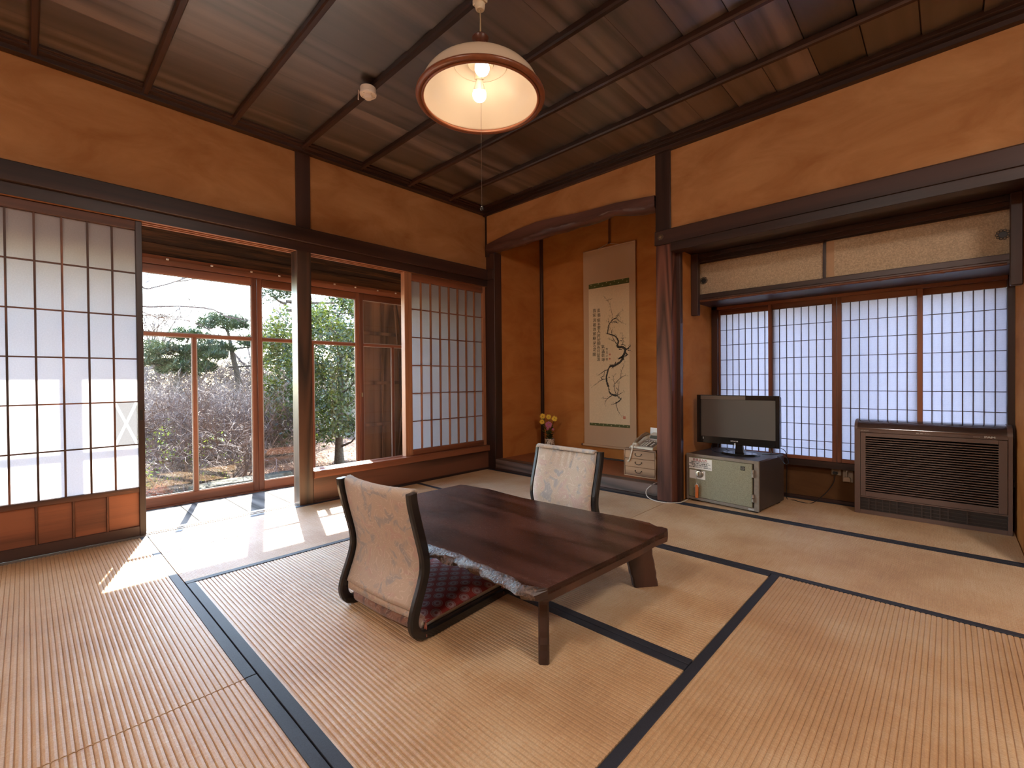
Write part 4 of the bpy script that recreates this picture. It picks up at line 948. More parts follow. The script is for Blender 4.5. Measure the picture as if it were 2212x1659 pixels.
build(MB().prism([(.078, .034), (.098, .034), (.098, .118), (.094, .127), (.082, .127), (.078, .118)], -.024, -.014, 'y'), 'tag', orange, kt, .001)
build(MB().tube([(.074, -.022, .112), (.079, -.022, .128), (.088, -.023, .134), (.097, -.022, .128), (.102, -.022, .112)], .0016, 6), 'clear_edge', plain('clear_edge', (.6, .55, .5), .15), kt)
rot_part(kt, (1.953, .116, 0), math.radians(-6))

# ------------------------------------------------------------------ television
tv = empty('television', (2.25, .29, .34), 'small black flat television on top of the safe', 'television')
TVB = plain('tv_black', (.011, .010, .010), .16, 0, .1, .6); TVG = plain('tv_bezel_grey', (.020, .018, .017), .35)
x0, x1, z0, z1, y0 = 1.976, 2.522, .408, .757, .250
build(MB().prism([(x0, z0+.012), (x0+.01, z0), (x1-.01, z0), (x1, z0+.012), (x1, z1-.012), (x1-.01, z1), (x0+.01, z1), (x0, z1-.012)], y0+.010, y0+.042, 'y'), 'back_shell', TVG, tv, .003)
f = MB()
for e in ((x0, x0+.032, z0, z1), (x1-.026, x1, z0, z1), (x0+.032, x1-.026, z1-.032, z1), (x0+.032, x1-.026, z0, z0+.050)): f.box(e[0], e[1], y0, y0+.014, e[2], e[3])
bz = build(f, 'bezel', TVB, tv, .0015)
m, n, l, b = nmat('tv_screen_grey'); b.inputs['Base Color'].default_value = (.075, .062, .053, 1); b.inputs['Roughness'].default_value = .45; b.inputs['Specular IOR Level'].default_value = .75
build(B(x0+.032, x1-.026, y0+.004, y0+.012, z0+.050, z1-.032), 'screen', m, tv, bev=0)
build(B(x0+.030, x0+.335, y0-.0015, y0, z1-.031, z1-.004), 'label_strip', plain('strip_taupe', (.14, .11, .09), .55), tv, bev=0)
q = MB(); text_xz(q, 'HITACHI', .0125, x0+.262, y0-.0006, z0+.026, .0004); build(q, 'lettering', plain('tv_print', (.75, .75, .75), .4), tv)
build(B(x0+.262, x0+.270, y0-.0015, y0, z0-.004+.004, z0+.014), 'power_light', plain('tv_lamp', (.7, .7, .68), .3), tv, bev=0)
build(B(x0+.044, x0+.049, y0-.001, y0, z0+.028, z0+.042), 'sensor_window', plain('tv_lamp2', (.6, .6, .6), .3), tv, bev=0)
build(MB().prism([(2.235, .352), (2.295, .352), (2.285, .42), (2.245, .42)], .262, .290, 'y'), 'neck', TVB, tv, .003)
el = [(2.262+.135*math.cos(a)*(1 if math.cos(a) > 0 else .92), .275+.085*math.sin(a)) for a in [2*math.pi*k/36 for k in range(36)]]
el2 = [(2.262+(x-2.262)*.86, .275+(y-.275)*.8) for x, y in el]
build(MB().prism(el, .343, .353, 'z', el2), 'stand_base', TVB, tv)
BLK = plain('black_cable', (.012, .012, .013), .4); GRY = plain('grey_cable', (.35, .33, .30), .5)
def cable(name, pts, r, mat, label, k=8, sm=True, nn=6):
    P_ = [Vector(p) for p in pts]; out = []
    for i in range(len(P_)-1):
        p0, p1, p2, p3 = P_[max(i-1, 0)], P_[i], P_[i+1], P_[min(i+2, len(P_)-1)]
        for j in range(k):
            t = j/k; out.append(.5*((2*p1)+(-p0+p2)*t+(2*p0-5*p1+4*p2-p3)*t*t+(-p0+3*p1-3*p2+p3)*t**3))
    return build(MB().tube(out+[P_[-1]], r, nn), name, mat, smooth=True, label=label, cat='cable')
cable('antenna_cable', [(2.08, .30, .43), (2.06, .31, .372), (2.10, .24, .352), (2.17, .255, .3475), (2.20, .30, .347), (2.15, .34, .36)], .0028, BLK, 'thin black cable looped on the safe beneath the left side of the television')
cable('coiled_cable', [(2.42, .32, .44), (2.46, .30, .37), (2.40, .31, .352), (2.47, .33, .356), (2.53, .30, .372), (2.56, .27, .350), (2.575, .24, .322), (2.56, .22, .318), (2.53, .25, .345), (2.50, .29, .352)], .0027, BLK, 'black cable tangled over the right edge of the safe behind the television')
cable('power_cable', [(2.50, .36, .40), (2.49, .56, .33), (2.475, .635, .12), (2.48, .612, .006), (2.53, .60, .003), (2.583, .570, .003), (2.64, .60, .003), (2.70, .665, .06), (2.745, .695, .135), (2.757, .703, .200)], .0025, BLK, 'black power cable running along the mat from the television to the left wall outlet')

# ------------------------------------------------------------------ wall outlets
OUT = plain('outlet_beige', (.40, .33, .24), .45)
o1 = empty('wall_outlet', (2.762, .72, .19), 'beige square wall outlet with a black plug, to the left of the other outlet', 'outlet')
build(B(2.734, 2.790, .708, .7195, .196, .250), 'cover_plate', OUT, o1, .003)
build(B(2.748, 2.778, .7055, .7085, .208, .238), 'socket_face', plain('outlet_face', (.34, .27, .2), .5), o1, .001)
build(B(2.744, 2.772, .684, .706, .204, .222), 'black_plug', BLK, o1, .003)
o2 = empty('wall_outlet', (2.828, .72, .16), 'tall beige wall outlet with a beige plug beside the floor air conditioner', 'outlet')
build(B(2.799, 2.857, .708, .7195, .155, .240), 'cover_plate', OUT, o2, .003)
build(MB().prism([(2.806, .164), (2.846, .164), (2.846, .186), (2.838, .194), (2.812, .194), (2.806, .186)], .680, .709, 'y'), 'beige_plug', plain('plug_beige', (.48, .37, .27), .5), o2, .002)
cable('aircon_cable', [(2.826, .69, .192), (2.828, .66, .235), (2.85, .655, .262), (2.905, .66, .268)], .0045, plain('cable_beige', (.48, .40, .31), .5), 'short beige cable curving from the tall outlet into the air conditioner')

# ------------------------------------------------------------------ floor air conditioner
hx0, hx1, hy = 2.886, 3.586, .535
ac = empty('floor_air_conditioner', ((hx0+hx1)/2, .62, 0), 'brown louvred floor standing air conditioner at the right end of the recess', 'air conditioner')
ACB = plain('aircon_brown', (.135, .080, .062), .42, 0, .05, .5, 300, .04); ACD = plain('aircon_dark', (.022, .014, .011), .5); ACT = plain('aircon_gloss_top', (.060, .034, .028), .10, 0, .05, .7)
prof = [(hy+.012, 0), (.698, 0), (.698, .598), (.600, .598)]
for k in range(1, 9):
    a = k/8*math.pi/2; prof.append((.600-.065*math.sin(a)+.0, .598-.055*(1-math.cos(a))))
prof += [(hy+.012, .54)]
build(MB().prism([(hy+.012, 0), (.698, 0), (.698, .544), (hy+.012, .544)], hx0, hx1, 'x'), 'body', ACB, ac, .004)
tp = [(.698, .545), (.698, .600), (.612, .600)]+[(.612-.077*math.sin(k/10*math.pi/2), .600-.058*(1-math.cos(k/10*math.pi/2))) for k in range(1, 11)]+[(.535, .541)]
build(MB().prism(tp, hx0+.014, hx1-.020, 'x'), 'rounded_top', ACT, ac, smooth=True)
for a, b2 in ((hx0, hx0+.015), (hx1-.021, hx1)): build(MB().prism([(y-.001 if y < .69 else y, z+.001) for y, z in tp], a, b2, 'x'), 'end_cap', ACB, ac, smooth=True)
f = MB()
for e in ((hx0, hx0+.030, 0, .545), (hx1-.018, hx1, 0, .545), (hx0+.03, hx1-.018, .524, .545), (hx0+.03, hx1-.018, .104, .112), (hx0+.03, hx1-.018, 0, .026)): f.box(e[0], e[1], hy, hy+.014, e[2], e[3])
build(f, 'front_frame', ACB, ac, .001)
f = MB(); gx0, gx1 = hx0+.032, hx1-.020
for e in ((gx0, gx0+.026, .114, .522), (gx1-.034, gx1, .114, .522), (gx0+.026, gx1-.034, .498, .522), (gx0+.026, gx1-.034, .114, .146)): f.box(e[0], e[1], hy-.003, hy+.012, e[2], e[3])
gr = build(f, 'grille_panel', ACB, ac, .001)
build(B(gx0+.02, gx1-.03, hy+.012, hy+.0135, .140, .505), 'grille_backing', ACD, gr, bev=0)
ns_ = 24; sm_ = None
for k in range(ns_):
    z = .1535+k*(.497-.1535)/ns_
    if sm_ is None:
        s0 = build(MB().prism([(hy-.002, z), (hy+.010, z+.004), (hy+.010, z+.0065), (hy-.002, z+.0055)], gx0+.026, gx1-.034, 'x'), 'slat', ACB, gr); sm_ = s0; zb = z
    else:
        s1 = sm_.copy(); COL.objects.link(s1); s1.location = (sm_.location.x, sm_.location.y, sm_.location.z+z-zb)
build(B(hx0+.03, hx1-.018, hy+.010, hy+.0135, .026, .104), 'vent_backing', ACD, ac, bev=0)
VB = plain('aircon_vent', (.055, .036, .030), .5)
for k in range(3): build(B(hx0+.034, hx1-.022, hy+.003, hy+.008, .040+.021*k, .044+.021*k), 'vent_bar', VB, ac)
for x in (.072, .106, .140, .175, .210, .285, .325, .365, .405, .440, .520): build(B(hx0+x, hx0+x+.005, hy+.001, hy+.009, .030, .100), 'vent_fin', VB, ac)
PRT = plain('aircon_print', (.55, .48, .42), .5)
q = MB(); text_xz(q, 'HITACHI', .0105, hx0+.052, hy-.0006, .535, .0003); build(q, 'lettering', PRT, ac)
q = MB(); text_xz(q, 'PAM', .0150, hx1-.088, hy-.0006, .5345, .0009, squash=1.5); build(q, 'lettering', plain('print_light', (.8, .76, .7), .5), ac)
q = MB(); text_xz(q, 'INVERTER', .0062, hx1-.140, hy-.0006, .5330, .0001); build(q, 'lettering', PRT, ac)
q = MB(); text_xz(q, '運転  暖房  タイマー', .0075, hx0+.335, hy-.0006, .5345, .0003); build(q, 'lettering', PRT, ac)

# ------------------------------------------------------------------ small chest with a telephone in the alcove
cx0, cx1, cy0, cy1, cz0, cz1 = 1.414, 1.690, .170, .375, .099, .318
cs = empty('drawer_chest', ((cx0+cx1)/2, .27, cz0), 'small pale wooden chest of three drawers at the right end of the alcove', 'chest')
for nm, e in (('side_panel', (cx0, cx0+.008, cy0, cy1, cz0, cz1)), ('side_panel', (cx1-.008, cx1, cy0, cy1, cz0, cz1)), ('top_panel', (cx0, cx1, cy0-.001, cy1, cz1-.008, cz1+.001)), ('bottom_panel', (cx0+.008, cx1-.008, cy0, cy1, cz0, cz0+.008)), ('back_panel', (cx0+.008, cx1-.008, cy1-.008, cy1, cz0+.008, cz1-.008))):
    build(B(*e), nm, W['chest'] if nm != 'top_panel' else wood('chest_top_dark', (.08, .035, .02), (.22, .11, .06), 'x'), cs, .001)
IRON = plain('iron_pull', (.025, .020, .018), .45, .7)
for k in range(3):
    z = cz0+.010+k*.0665
    d = build(B(cx0+.010, cx1-.010, cy0+.001, cy1-.02, z, z+.0645), 'drawer', W['chest'], cs, .0015)
    xc = (cx0+cx1)/2-.010
    h = build(MB().tube([(xc+.027*math.cos(a), cy0-.006, z+.037+.016*math.sin(a)) for a in [math.pi+q*math.pi/10 for q in range(11)]], .0022, 6), 'handle', IRON, d, smooth=True)
    for sx in (-.027, .027): build(MB().lathe([(.0045, -.004), (.0045, 0)], (xc+sx, cy0+.001, z+.038), 8, 'y'), 'handle_boss', IRON, d)
ph = local(empty('telephone', (0, 0, 0), 'cream push button desk telephone on top of the small chest', 'telephone'))
PHC = plain('phone_cream', (.66, .58, .48), .4); PHD = plain('phone_grey', (.17, .13, .10), .4)
# local: x right, y back, z up from the chest top, wedge rising to the back
build(MB().prism([(0, 0), (.20, 0), (.20, .085), (.17, .082), (0, .018)], -.105, .105, 'x'), 'body', PHC, ph, .004)
sl = math.atan2(.064, .17)
def slope(mb): return mb.xf(Matrix.Translation((0, 0, .019)) @ Matrix.Rotation(sl, 4, 'X'))
build(slope(B(-.030, .098, .012, .118, 0, .003)), 'key_panel', PHD, ph, .001)
KEY = plain('phone_key', (.62, .55, .45), .4)
for i in range(3):
    for j in range(4): build(slope(B(-.022+.024*i, -.006+.024*i, .018+.017*j, .029+.017*j, .003, .007)), 'key', KEY, ph, .001)
for i in range(5): build(slope(B(-.024+.024*i, -.008+.024*i, .096, .108, .003, .006)), 'key', KEY, ph, .001)
for j in range(3): build(slope(B(.062, .078, .024+.020*j, .036+.020*j, .003, .006)), 'key', KEY, ph, .001)
build(MB().prism([(.132, .060), (.20, .085), (.20, .118), (.150, .100)], -.032, .104, 'x'), 'display_hood', PHC, ph, .003)
build(MB().add([(-.022, .1375, .073), (.095, .1375, .073), (.095, .1490, .0985), (-.022, .1490, .0985)], [(0, 1, 2, 3)]), 'display', plain('lcd', (.09, .085, .06), .25), ph, fix=False)
hs = MB().tube([(-.066, .008, .045), (-.066, .045, .066), (-.066, .10, .092), (-.066, .150, .105), (-.066, .185, .100)], [.012, .015, .014, .015, .012], 14)
hd_ = build(hs, 'handset', plain('handset_taupe', (.30, .23, .16), .35), ph, smooth=True)
for y, z in ((.016, .036), (.175, .088)): build(MB().lathe([(.002, -.014), (.024, -.014), (.027, -.002), (.022, .008), (.002, .010)], (-.066, y, z), 20), 'handset_cup', PHC, hd_, smooth=True)
build(MB().prism([(.196, .075), (.199, .075), (.205, .155), (.202, .155)], -.060, .090, 'x'), 'memo_card', WP, ph)
cd_ = [(-.066, -.002, .036), (-.068, -.020, .020), (-.072, -.030, -.03), (-.088, -.034, -.085), (-.105, -.030, -.105), (-.120, -.020, -.085), (-.118, -.004, -.03), (-.112, .01, .01), (-.100, .03, .012)]
P_ = [Vector(p) for p in cd_]; outp = []
for i in range(len(P_)-1):
    p0, p1, p2, p3 = P_[max(i-1, 0)], P_[i], P_[i+1], P_[min(i+2, len(P_)-1)]
    for j in range(10):
        t = j/10; outp.append(.5*((2*p1)+(-p0+p2)*t+(2*p0-5*p1+4*p2-p3)*t*t+(-p0+3*p1-3*p2+p3)*t**3))
build(MB().tube(outp, [.0062+.0009*math.sin(i*2.2) for i in range(len(outp))], 10), 'curly_cord', plain('cord_cream', (.62, .55, .45), .4), ph, smooth=True)
ph.location = (1.562, .185, .3195); ph.rotation_euler = (0, 0, math.radians(-9))
cable('phone_line', [(1.69, .30, .20), (1.72, .20, .105), (1.765, .09, .112), (1.752, .01, .103), (1.712, -.022, .060), (1.725, -.045, .020), (1.79, -.075, .006), (1.871, -.075, .003), (1.935, -.03, .003), (1.962, .04, .003), (1.95, .20, .003)], .0032, plain('line_white', (.66, .60, .54), .4), 'white telephone cable looping over the alcove step and past the post')

# ------------------------------------------------------------------ vase and flowers
vx, vy, vz = .335, .55, .099
VS, n, l, b = nmat('speckled_ceramic'); b.inputs['Roughness'].default_value = .3
r = ramp(n, [(.40, (.10, .055, .035)), (.455, (.52, .43, .33)), (.60, (.60, .50, .39))]); l.new(noise(n, l, coords(n, l, (1, 1, .5)), 30, 2, .5, 2.5), r.inputs[0]); l.new(r.outputs[0], b.inputs['Base Color'])
va = empty('flower_vase', (vx, vy, vz), 'cream ceramic vase with brown brushwork and two small ears in the alcove corner', 'vase')
build(MB().lathe([(.030, 0), (.040, .01), (.052, .06), (.055, .10), (.048, .135), (.044, .150), (.050, .172), (.046, .172), (.038, .150), (.002, .148)], (vx, vy, vz), 32), 'body', VS, va, smooth=True)
for s_ in (-1, 1): build(MB().tube([(vx+s_*.045, vy-s_*.0, vz+.160), (vx+s_*.060, vy, vz+.163), (vx+s_*.060, vy, vz+.148), (vx+s_*.048, vy, vz+.140)], .0045, 8), 'ear', VS, va, smooth=True)
YEL = plain('petal_yellow', (.80, .50, .03), .6, 0, .15); PNK = plain('petal_pink', (.52, .15, .26), .6, 0, .15); STM = plain('stem_green', (.055, .085, .018), .6, 0, .3); CEN = plain('flower_eye', (.45, .26, .02), .7); LF = plain('leaf_green', (.035, .065, .015), .55, 0, .3)
def flower(label, top, mat, r, group, npet=12, leaves=3, cup=.2, seed=1):
    rd = random.Random(seed); top = Vector(top); base = Vector((vx+rd.uniform(-.02, .02), vy+rd.uniform(-.02, .02), vz+.12))
    t = empty('chrysanthemum', tuple(base), label, 'flower', group)
    mid = base.lerp(top, .6)+Vector((rd.uniform(-.01, .01), 0, .015))
    build(MB().tube([base, mid, top], .0018, 5), 'stem', STM, t)
    ax = (Vector((CAM.x, CAM.y, 1.6))-top).normalized(); q = Vector((0, 0, 1)).rotation_difference(ax).to_matrix()
    m = MB()
    for ring, (k_, rr, up) in enumerate(((npet, 1, cup*.4), (npet-3, .72, cup))):
        for k in range(k_):
            a = 2*math.pi*k/k_+ring*.3+rd.uniform(-.1, .1); wd = .22
            pts = [(.15, -wd*.3, .0), (.6, -wd, up*.6), (1.0, -.08, up), (1.0, .08, up), (.6, wd, up*.6), (.15, wd*.3, 0), (.6, 0, up*.45)]
            vs = []
            for x, y, z in pts: vs.append(top+q @ Vector(((x*math.cos(a)-y*math.sin(a))*rr*r, (x*math.sin(a)+y*math.cos(a))*rr*r, z*r+ring*.002)))
            m.add(vs, [(0, 1, 6), (1, 2, 6), (2, 3, 6), (3, 4, 6), (4, 5, 6), (5, 0, 6)])
    o = build(m, 'petals', mat, t, fix=False); o['kind'] = 'stuff'
    build(MB().lathe([(.22*r, 0), (.20*r, .08*r), (.001, .12*r)], n=10).xf(Matrix.Translation(top+ax*.002) @ q.to_4x4()), 'eye', CEN, t)
    leaves *= 2
    for k in range(leaves):
        u = .15+.75*k/max(1, leaves); p = base.lerp(mid, min(1, u*1.2)) if u < .8 else mid; a = rd.uniform(0, 6.28); d = Vector((math.cos(a), math.sin(a), .5)).normalized(); sdd = d.cross(Vector((0, 0, 1))).normalized()
        L = .048; build(MB().add([p, p+d*L*.3+sdd*.008, p+d*L*.55+sdd*.013, p+d*L, p+d*L*.55-sdd*.013, p+d*L*.3-sdd*.008], [(0, 1, 5), (1, 2, 4, 5), (2, 3, 4)]), 'leaf', LF, t, fix=False)
    return t
G_ = 'yellow flowers in the alcove vase'
flower('yellow flower at the top left of the vase bunch', (.285, .50, .500), YEL, .030, G_, seed=1)
flower('yellow flower at the middle top of the vase bunch', (.365, .50, .497), YEL, .028, G_, seed=2)
flower('yellow flower at the right top of the vase bunch', (.432, .51, .482), YEL, .030, G_, seed=3)
flower('yellow flower lowest on the left of the vase bunch', (.262, .52, .440), YEL, .028, G_, seed=4)
flower('small yellow flower peeping behind the top of the vase bunch', (.325, .56, .493), YEL, .018, G_, seed=5)
flower('large pink flower in the middle of the vase bunch', (.372, .49, .418), PNK, .034, 'pink flowers in the alcove vase', 18, 8, .5, 6)
flower('small pink flower low in the vase bunch', (.352, .50, .378), PNK, .017, 'pink flowers in the alcove vase', 12, 9, .4, 7)
flower('pale pink bud on the right side of the vase bunch', (.405, .52, .372), PNK, .014, 'pink flowers in the alcove vase', 10, 9, .5, 8)

# ------------------------------------------------------------------ two invented lamps out of view, added to brighten the room
def added_lamp(x, y, label, k=1.0):
    t = empty('added_fill_lamp', (x, y, 2.40), label, 'lamp', 'added unseen fill lamps')
    build(MB().lathe([(.03, .11), (.20, .10), (.26, .03), (.262, .0), (.25, -.015), (.12, -.03), (.001, -.033)], (x, y, 2.40), 40), 'diffuser', emit('fill_diffuser', (1.0, .92, .84), REAR_FILL*k), t, smooth=True)
    build(MB().lathe([(.27, 0), (.28, .012), (.27, .024), (.262, .012)], (x, y, 2.40), 40, closed=True), 'ring', W['dark_x'], t, smooth=True)
added_lamp(2.9, -4.75, 'added round fill lamp, unseen, in the rear half of the room', .75)
added_lamp(4.6, -2.2, 'added round fill lamp, unseen, in the room bay to the right of the recess', .62)

# ------------------------------------------------------------------ garden
GZ = -.45
m, n, l, b = nmat('leaf_strewn_soil'); b.inputs['Roughness'].default_value = .95; b.inputs['Specular IOR Level'].default_value = .1
v = coords(n, l); r = ramp(n, [(.35, (.03, .02, .013)), (.5, (.085, .052, .036)), (.62, (.17, .11, .08)), (.72, (.30, .24, .19))])
l.new(mathn(n, l, 'ADD', mathn(n, l, 'MULTIPLY', noise(n, l, v, 26, 6, .75), .7), mathn(n, l, 'MULTIPLY', noise(n, l, v, 1.3, 3, .5), .35)), r.inputs[0]); l.new(r.outputs[0], b.inputs['Base Color'])
bump(n, l, b, noise(n, l, v, 30, 5, .7), .8, .03)
def gh(x, y): return GZ+.05*mnoise.noise(Vector((x*.5, y*.5, 0)))*min(1, max(0, (-1.2-x)*.6))
gm = MB().grid(lambda u, q: Vector((-.8-8.4*u, -9+20*q, gh(-.8-8.4*u, -9+20*q))), 60, 90)
build(gm, 'ground', m, kind=S, fix=False)
m2, n, l, b = nmat('pale_dry_lawn'); b.inputs['Roughness'].default_value = .95; b.inputs['Specular IOR Level'].default_value = .1
v = coords(n, l); r = ramp(n, [(.40, (.05, .045, .032)), (.66, (.20, .19, .17))]); l.new(noise(n, l, v, 2.0, 6, .7), r.inputs[0]); l.new(r.outputs[0], b.inputs['Base Color'])
build(MB().grid(lambda u, q: Vector((-9.1-70*u, -60+120*q, GZ+.02-.3*u)), 8, 8), 'ground_far', m2, kind=S, fix=False)
build(B(-.9, 12, .9, 14, -.6, -.46), 'ground_side', m2, kind=S)
TW = plain('twig_grey', (.125, .092, .080), .8, 0, .45, .2, 20); TW2 = plain('twig_pale', (.17, .13, .11), .8, 0, .35, .2, 20)
BKM = plain('tree_bark', (.060, .045, .034), .85, 0, .5, .2, 40, .8)
def leafmat(name, c1, c2, tr=.35):
    m, n, l, b = nmat(name); out = n['Material Output']; n.remove(b)
    r = ramp(n, [(.3, c1), (.7, c2)]); l.new(noise(n, l, coords(n, l), 3.5, 4, .7), r.inputs[0])
    d = n.new('ShaderNodeBsdfDiffuse'); t = n.new('ShaderNodeBsdfTranslucent'); mx = n.new('ShaderNodeMixShader'); mx.inputs[0].default_value = tr
    l.new(r.outputs[0], d.inputs[0]); l.new(r.outputs[0], t.inputs[0]); l.new(d.outputs[0], mx.inputs[1]); l.new(t.outputs[0], mx.inputs[2])
    g = n.new('ShaderNodeBsdfGlossy'); g.inputs['Roughness'].default_value = .35; mg = n.new('ShaderNodeMixShader'); mg.inputs[0].default_value = .05
    l.new(mx.outputs[0], mg.inputs[1]); l.new(g.outputs[0], mg.inputs[2]); l.new(mg.outputs[0], out.inputs[0]); return m
LEAF = leafmat('evergreen_leaf', (.007, .013, .005), (.085, .11, .016)); NEED = leafmat('pine_needle', (.009, .018, .010), (.045, .065, .018), .2)
YLF = leafmat('young_leaf', (.10, .15, .02), (.26, .32, .045)); DRY = leafmat('dry_leaf', (.13, .06, .035), (.28, .17, .11), .2)
def twigs(mb, p, d, ln, r, depth, rd, spread=.55, up=.25, kids=(2, 4), taper=.72, seg=3, n=3):
    pts = [p]; dd = d.copy()
    for i in range(seg):
        dd = (dd+Vector((rd.gauss(0, .26), rd.gauss(0, .26), rd.gauss(0, .2)+up*.12))).normalized(); pts.append(pts[-1]+dd*ln/seg)
    mb.tube(pts, [r*(1-.45*i/seg) for i in range(seg+1)], n, caps=False)
    if depth <= 0: return
    for k in range(rd.randint(*kids)):
        t = rd.uniform(.3, 1.0); i = min(seg-1, int(t*seg)); q = pts[i].lerp(pts[i+1], t*seg-i)
        a = rd.uniform(0, 6.28); sd_ = dd.orthogonal().normalized(); sd_ = Matrix.Rotation(a, 3, dd) @ sd_
        nd = (dd+sd_*rd.uniform(.5, 1.0)*spread*1.6+Vector((0, 0, up*.5))).normalized()
        twigs(mb, q, nd, ln*taper*rd.uniform(.7, 1.1), r*.62, depth-1, rd, spread, up, kids, taper, max(2, seg-1), n)
def leaves_at(mb, c, R_, k, size, rd, flat=1.0):
    for _ in range(k):
        while True:
            o = Vector((rd.uniform(-1, 1), rd.uniform(-1, 1), rd.uniform(-1, 1)))
            if o.length <= 1: break
        p = c+Vector((o.x*R_, o.y*R_, o.z*R_*flat)); a = Vector((rd.gauss(0, 1), rd.gauss(0, 1), rd.gauss(0, 1))).normalized(); b_ = a.orthogonal().normalized(); b_ = Matrix.Rotation(rd.uniform(0, 6.28), 3, a) @ b_
        s_ = size*rd.uniform(.7, 1.3); mb.add([p-a*s_, p+b_*s_*.45, p+a*s_, p-b_*s_*.45], [(0, 1, 2, 3)])
def shrub(name, label, x, y, h, wd, seed, mat, stems=9, depth=4, cat='shrub', group=None, leaf=None, nl=0, lz=(0, .5)):
    rd = random.Random(seed); z = gh(x, y)-.02; t = empty(name, (x, y, z), label, cat, group)
    for s_ in range(stems):
        a = 2*math.pi*s_/stems+rd.uniform(-.3, .3); rr = rd.uniform(.02, .16)*wd
        m = MB(); p = Vector((x+rr*math.cos(a), y+rr*math.sin(a), z)); d = Vector((math.cos(a)*wd*.42, math.sin(a)*wd*.42, 1)).normalized()
        twigs(m, p, d, h*.43, .013, depth, rd, .95, .12, (4, 5), .70, 3, 3)
        build(m, 'branch', mat, t, fix=False)
    if leaf:
        m = MB()
        for _ in range(nl):
            a = rd.uniform(0, 6.28); q = rd.uniform(0, 1)**.6*wd*.5
            leaves_at(m, Vector((x+q*math.cos(a), y+q*math.sin(a), z+h*rd.uniform(*lz))), .07, 8, .020, rd)
        build(m, 'foliage', leaf, t, fix=False, kind='stuff')
    return t
g = 'bare shrubs outside the glass doors'
s1 = shrub('bare_shrub', 'leafless twiggy shrub nearest the left glass pane with fresh leaves at its foot', -3.45, -2.0, 1.9, 1.5, 11, TW, 11, 4, group=g, leaf=YLF, nl=70, lz=(.03, .42))
s2 = shrub('bare_shrub', 'leafless twiggy shrub in the middle behind the first glass pane', -3.85, -1.25, 1.95, 1.5, 12, TW, 12, 4, group=g)
s3 = shrub('bare_shrub', 'pale leafless shrub in the second row behind the door stiles', -5.9, -.45, 2.0, 1.7, 15, TW2, 11, 4, group=g)
def again(s, x, y, rz, sc, label, group=g):
    c = dup(s, (x, y, gh(x, y)-.02), rz, label, group); c.scale = (sc, sc, sc); return c
# parts are built in world orientation round their root, so a turned copy stays on its root
again(s2, -4.5, -.72, 1.9, .88, 'leafless twiggy shrub just left of the door stiles')
again(s1, -5.2, -1.75, 2.6, 1.05, 'taller leafless shrub in the second row behind the left glass pane')
again(s3, -7.0, -1.4, 1.2, 1.12, 'leafless shrub in the third row behind the left glass pane')
again(s3, -7.6, .3, 4.0, 1.1, 'leafless shrub in the third row behind the door stiles')
again(s2, -8.6, 1.6, .7, 1.15, 'leafless shrub far behind, left of the evergreen tree')
g2 = 'distant leafless bushes'
for k, (x, y, rz, sc, lb) in enumerate(((-12.5, -1.2, .4, 1.8, 'distant leafless bush at the far left of the garden'), (-13.0, .6, 2.2, 2.0, 'distant leafless bush left of the tall pine'), (-13.5, 2.4, 3.3, 2.1, 'distant leafless bush behind the tall pine'), (-13.5, 4.3, 5.1, 2.1, 'distant leafless bush right of the tall pine'), (-14, 6.2, 1.0, 2.1, 'distant leafless bush behind the evergreen tree'))):
    again((s2, s3)[k % 2], x, y, rz, sc, lb, g2)
shrub('low_shrub', 'low reddish twiggy shrub under the evergreen tree', -5.0, .15, .55, .8, 16, plain('twig_red', (.22, .10, .06), .8, 0, .3), 8, 3, group='low twiggy shrubs'); shrub('low_shrub', 'small reddish twiggy shrub beside the stones by the left pane', -3.0, -2.2, .30, .45, 17, plain('twig_red2', (.24, .09, .06), .8, 0, .3), 8, 3, group='low twiggy shrubs')
# evergreen tree outside the low window
def evergreen(x, y, seed):
    rd = random.Random(seed); z = gh(x, y)-.03; t = empty('evergreen_tree', (x, y, z), 'dense broadleaf evergreen tree with a short trunk outside the low window', 'tree')
    m = MB().tube([(x, y, z), (x+.01, y-.01, z+.3), (x-.02, y+.02, z+.8), (x, y+.04, z+1.4), (x+.02, y, z+2.0), (x, y, z+2.3)], [.085, .062, .055, .045, .03, .012], 9)
    build(m, 'trunk', BKM, t, smooth=True)
    fm = MB()
    for k in range(22):
        hz = .28+2.2*k/22+rd.uniform(-.05, .05); a = k*2.4+rd.uniform(-.4, .4); L = (.62 if hz < .5 else .85)*rd.uniform(.75, 1.1)*(1 if hz < 1.9 else .65)
        p = Vector((x, y, z+hz)); d = Vector((math.cos(a), math.sin(a), .45)).normalized(); q = p+d*L*.5; e = p+d*L+Vector((0, 0, .08))
        bm2 = MB().tube([p, q+Vector((0, 0, -.03)), e], [.022, .014, .005], 5)
        build(bm2, 'branch', BKM, t, fix=False)
        if hz > .32:
            for s_ in range(9):
                c = p+d*L*rd.uniform(.35, 1.12)+Vector((rd.gauss(0, .13), rd.gauss(0, .13), rd.gauss(0, .10))); leaves_at(fm, c, .17, 62, .030, rd, .8)
    for _ in range(150):
        a = rd.uniform(0, 6.28); hz = rd.uniform(.62, 2.30); R_ = .98*math.sqrt(max(.04, 1-((hz-1.35)/1.25)**4)); leaves_at(fm, Vector((x+R_*math.cos(a), y+R_*math.sin(a), z+hz)), .21, 100, .029, rd)
    build(fm, 'foliage', LEAF, t, fix=False, kind='stuff')
evergreen(-3.75, .27, 5)
